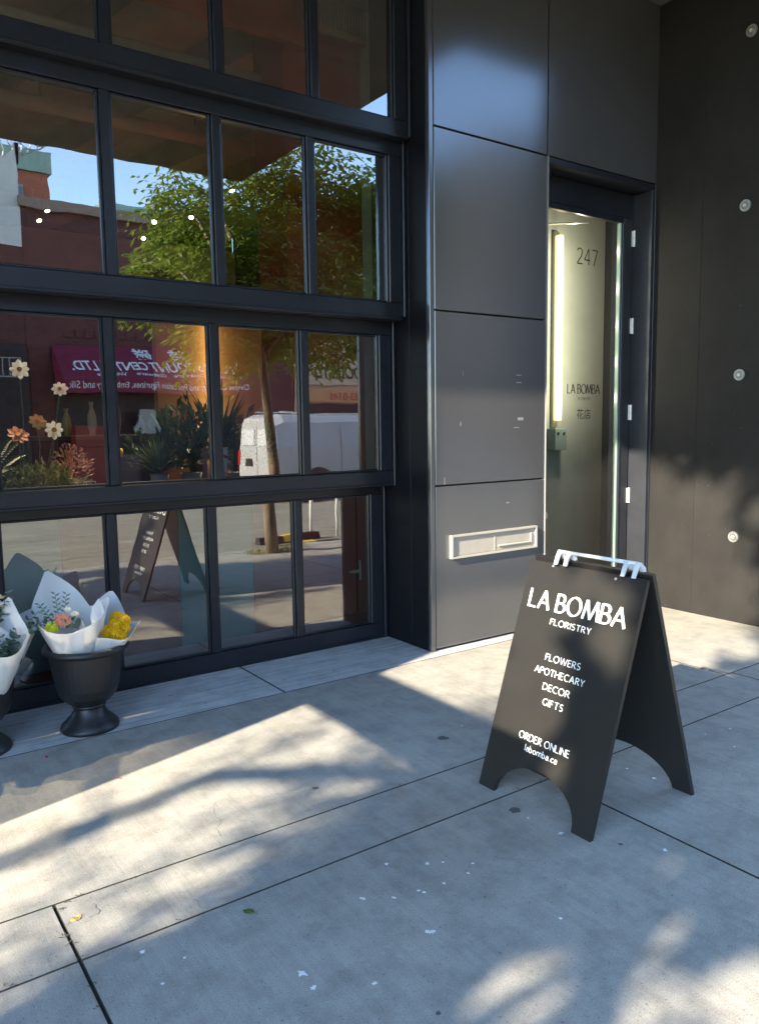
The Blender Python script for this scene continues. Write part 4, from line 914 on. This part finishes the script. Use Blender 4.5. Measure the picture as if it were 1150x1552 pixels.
for y in (-7.60, -6.90+.08): B('rear_window', (7.700, 7.722), (y, y+.60), (1.08, 1.42), mat('van_glass', (.55, .57, .6), .1) if 'van_glass' not in bpy.data.materials else bpy.data.materials['van_glass'], vn)
B('roof_rail', (8.0, 11.0), (-6.35, -6.31), (1.775, 1.80), M_zinc, vn); B('roof_rail', (8.0, 11.0), (-7.5, -7.46), (1.775, 1.80), M_zinc, vn)
B('side_seam', (9.3, 9.31), (-5.9985, -5.995), (.4, 1.55), M_black, vn); B('side_seam', (10.2, 10.21), (-5.9985, -5.995), (.4, 1.55), M_black, vn)
for x in (8.75, 12.1):
    for y, s_ in ((-6.17, 1), (-7.66, -1)):
        w_ = MB().tube([(x, y-.10, .20), (x, y+.10, .20)], .34, 24); wo = w_.build('wheel', M_rub, vn)
        MB().tube([(x, y+s_*.101, .20), (x, y+s_*.112, .20)], .20, 18).build('rim', M_chrome, wo)
MB().tube([(8.75, -6.02, .22), (8.75, -5.992, .22)], .40, 24).build('wheel_arch', M_black, vn)
B('mirror_left', (11.5, 11.6), (-5.98, -5.78), (.95, 1.2), M_black, vn); vn.children[-1].name = 'wing_mirror'

# near street tree --------------------------------------------------------
E1 = Vector((-math.sin(SUN_AZ), math.cos(SUN_AZ), 0)); E2 = to_sun.cross(E1); E2 = E2 if E2.z > 0 else -E2
GAPS = [((1.385,1.415,0),.045),((1.50,1.34,0),.058),((1.742,1.216,0),.022),((1.958,1.287,0),.030),((1.80,1.08,0),.035),((1.95,1.07,0),.04),((1.83,.96,0),.06),((2.08,.95,0),.06),((1.536,1.12,0),.03),((2.25,1.49,0),.018),
        ((3.64,2.264,0),.02),((3.82,2.652,0),.05),((5.04,2.954,0),.07),((4.83,2.71,0),.05),((4.53,2.85,0),.07),((4.7,3.2,0),.10),((4.14,2.48,0),.04),((4.3,2.7,0),.05),((4.9,3.05,0),.08),((4.2,2.95,0),.06),
        ((2.33,2.28,.70),.10),((2.30,2.20,.55),.10),((2.26,2.30,.42),.09),((2.36,2.12,.80),.09),((2.24,2.08,.33),.08),((2.38,1.86,.84),.06),((2.28,2.15,.48),.12),((2.2,2.25,.25),.08),((2.35,1.80,.66),.04),((2.20,1.98,.22),.06),((2.33,2.30,.86),.08),
        ((5.44,3.5,.95),.07),((5.44,3.30,.62),.09),((5.44,3.42,.3),.12),((5.44,3.1,.35),.08),((5.44,3.65,.75),.12),((5.44,3.0,.85),.05),((5.44,3.60,.45),.12)]
GAPS = [(Vector(p).dot(E1), Vector(p).dot(E2), r) for p, r in GAPS]  # leaf gaps cut along sun rays so dapples land on chosen spots
def leafy_crown(mb, centres, n, ln, wd, droop=.5, cluster=7, gaps=False):
    for i in range(n):
        c, r = centres[RNG.integers(len(centres))]
        d = Vector(RNG.normal(size=3)).normalized(); q = RNG.random()**.4
        p = Vector(c)+Vector((d.x*r[0], d.y*r[1], d.z*r[2]))*q
        if gaps:
            a_, b_ = p.dot(E1), p.dot(E2); thin = RNG.random()
        tw = Vector((RNG.normal(), RNG.normal(), RNG.normal()*.5-droop)).normalized(); L_ = ln*cluster*.45
        for k in range(cluster):
            b = p+tw*L_*k/cluster
            if gaps:
                a_, b_ = b.dot(E1), b.dot(E2)
                if any((a_-g1)**2+(b_-g2)**2 < (gr+.048)**2 for g1, g2, gr in GAPS): continue
            sgn = 1 if k % 2 else -1
            s = tw.cross(Vector((0, 0, 1))); s = s.normalized() if s.length > .01 else Vector((1, 0, 0))
            dd = s*sgn+tw*.6+Vector((0, 0, -.35*RNG.random()-.15)); l = ln*(.55+.75*RNG.random())
            leaf_quads(mb, b, dd, l, wd*(.8+.4*RNG.random()), (RNG.normal()*.4, RNG.normal()*.4, 1), fold=.15)
nt = thing('street_tree', (4.26, .55, 0), 'slim leafy street tree in the pavement pit by the kerb, mirrored in the panes', 'tree')
tr_ = MB(); tr_.tube([(4.27, .60, -.01), (4.25, .58, .5), (4.22, .55, 1.2), (4.18, .52, 1.9), (4.16, .46, 2.3), (4.18, .20, 2.7), (4.25, -.3, 3.1), (4.35, -.9, 3.8), (4.4, -1.6, 4.7)], [.085, .070, .062, .058, .056, .045, .04, .03, .015], 12)
for e in [((4.16, .46, 2.3), (3.9, .0, 2.75), (3.5, -.5, 3.3)), ((4.16, .46, 2.3), (4.7, .3, 2.8), (5.3, .0, 3.2)), ((4.18, .2, 2.7), (4.8, -.5, 3.2), (5.2, -1.4, 4.2)), ((4.25, -.3, 3.1), (4.1, -1.0, 3.8), (4.2, -1.8, 4.4))]:
    tr_.tube(e, [.035, .025, .012], 8)
tr_.build('trunk', M_bark, nt, True)
cr_ = MB()
leafy_crown(cr_, [((4.6, -1.0, 3.7), (1.0, .9, .8)), ((5.1, -.8, 3.4), (1.0, .9, .8)), ((4.2, -.6, 3.0), (.6, .6, .5)), ((4.9, -1.8, 4.6), (1.2, 1.0, 1.0)), ((4.7, -.1, 2.9), (.9, .6, .5)), ((4.0, .0, 2.6), (.6, .5, .45)), ((5.3, -1.8, 4.3), (1.0, 1., 1.0)), ((4.2, -2.2, 4.2), (.55, .6, .8)), ((3.55, -1.6, 3.3), (.22, .3, .35)), ((6.3, -1.2, 3.6), (1.0, .7, .8)), ((5.8, -.8, 2.9), (.9, .6, .6)), ((6.9, -1.7, 4.2), (.9, .7, .9)), ((4.6, -.9, 3.4), (1.2, .9, .9)), ((6.0, -1.6, 4.4), (1.1, .9, .8)), ((5.6, -1.4, 4.9), (1.1, .9, .7)), ((6.6, -1.0, 4.6), (.8, .6, .6))], 5600, .125, .05)
cr_.build('crown', M_leaf, nt)
tg = MB()
for k in range(500):
    a = random.uniform(0, 6.3); q = .45*math.sqrt(random.random()); leaf_quads(tg, (4.35+q*math.cos(a), .55+q*.35*math.sin(a), 0), (random.uniform(-.4, .4), random.uniform(-.4, .4), 1), random.uniform(.03, .08), .008)
tag(tg.build('tree_pit_grass', mat('pale_grass', (.25, .25, .08), .8, var=.3, trans=.2)), 'tuft of pale grass at the foot of the street tree', 'grass', kind='stuff')

# shading street tree, out of frame; bent trunk and crown shaped to place its shade --------------------------------
st_ = thing('shade_tree', (-6, 1.2, 0), 'tall young street tree up the pavement that dapples the ground with shade', 'tree')
tr_ = MB(); tr_.tube([(-6, 1.19, -.02), (-6, 1.2, 1.0), (-6.0, 1.19, 2.3), (-6, 1.17, 3.3), (-6, 1.13, 3.85), (-6, .6, 4.15), (-6, .0, 4.35), (-6, -.5, 5.0), (-6, -.7, 7.8)], [.10, .085, .075, .062, .055, .05, .045, .04, .02], 12)
for k in range(10):
    a = k*2.3; z = 4.0+.4*k; tr_.tube([(-6, -.5, z-.3), (-6+.5*math.cos(a), -.7+.4*math.sin(a), z), (-6+1.0*math.cos(a), -.8+.75*math.sin(a), z+.4)], [.035, .025, .01], 7)
tr_.build('trunk', M_bark, st_, True)
cr_ = MB()
leafy_crown(cr_, [((-6,-.85,3.6),(1,.72,.6)), ((-6,-.85,4.4),(1.,.75,.6)), ((-6,-.9,5.2),(1,.76,.7)), ((-6,-.5,4.3),(.9,.46,.6)), ((-6,-.5,3.6),(.9,.46,.5)), ((-6,-.6,3.35),(.9,.6,.35)), ((-6,-1.2,3.4),(.9,.4,.4)), ((-6,-1.1,3.9),(1,.5,.6)), ((-6,-1.0,4.3),(1,.6,.6)), ((-6,-1.2,4.0),(.9,.4,.6)), ((-6,-.9,6.0),(1.1,.85,.7)), ((-6,-.8,7.2),(1.2,.95,.6)), ((-6,-1.2,7.0),(1.2,1.1,.8)), ((-6,.2,7.85),(1.1,.65,.40)), ((-6,-.6,8.2),(1.3,1.2,.7))], 16500, .085, .055, cluster=5, gaps=True)
leafy_crown(cr_, [((-6,.05,3.6),(1,.32,.6)), ((-6,.05,4.3),(1,.32,.5)), ((-6,-.05,5.0),(1,.35,.5)), ((-6,-.1,3.4),(1,.45,.4))], 4200, .06, .038, cluster=5, gaps=True)
leafy_crown(cr_, [((-6,.45,3.9),(1,.42,.7)), ((-6,.4,4.5),(1,.38,.4))], 700, .05, .030, cluster=5, gaps=True)
leafy_crown(cr_, [((-6,1.18,3.7),(.6,.10,.8))], 120, .045, .026, cluster=4, droop=0)
cr_.build('crown', M_leaf2, st_)

# street fittings: rubber wheel stops and a hoop rack
for k, (x, y) in enumerate(((5.32, -.93), (5.18, -.11))):
    o = thing('wheel_stop', (x, y, -.14), ['rubber wheel stop with a yellow patch, further into the road', 'rubber wheel stop with a yellow patch, next to the kerb'][k], 'wheel stop', 'rubber wheel stops by the kerb')
    MB().prism([(x-.5, y-.09, -.139), (x-.5, y-.05, -.04), (x-.5, y+.05, -.04), (x-.5, y+.09, -.139)], (1.0, 0, 0)).build('stop_body', M_rub, o)
    MB().prism([(x-.12, y-.085, -.10), (x-.12, y-.055, -.034), (x-.12, y+.055, -.034), (x-.12, y+.088, -.12)], (.24, 0, 0)).build('yellow_patch', mat('road_yellow', (.85, .55, .02), .6) if 'road_yellow' not in bpy.data.materials else bpy.data.materials['road_yellow'], o)
for k, (x, y) in enumerate(((5.75, -.97), (7.2, -1.0))):
    rk = MB(); pts = [(x, y, -.14)]+[(x+.22-.22*math.cos(a), y, .42+.22*math.sin(a)) for a in [PI*i/12 for i in range(13)]]+[(x+.44, y, -.14)]
    rk.tube(pts, .024, 10); o = rk.build('bike_rack', M_wht, None, True); tag(o, ['white hoop bike rack nearest the street tree', 'white hoop bike rack further right along the kerb'][k], 'bike rack', 'white hoop racks by the kerb')
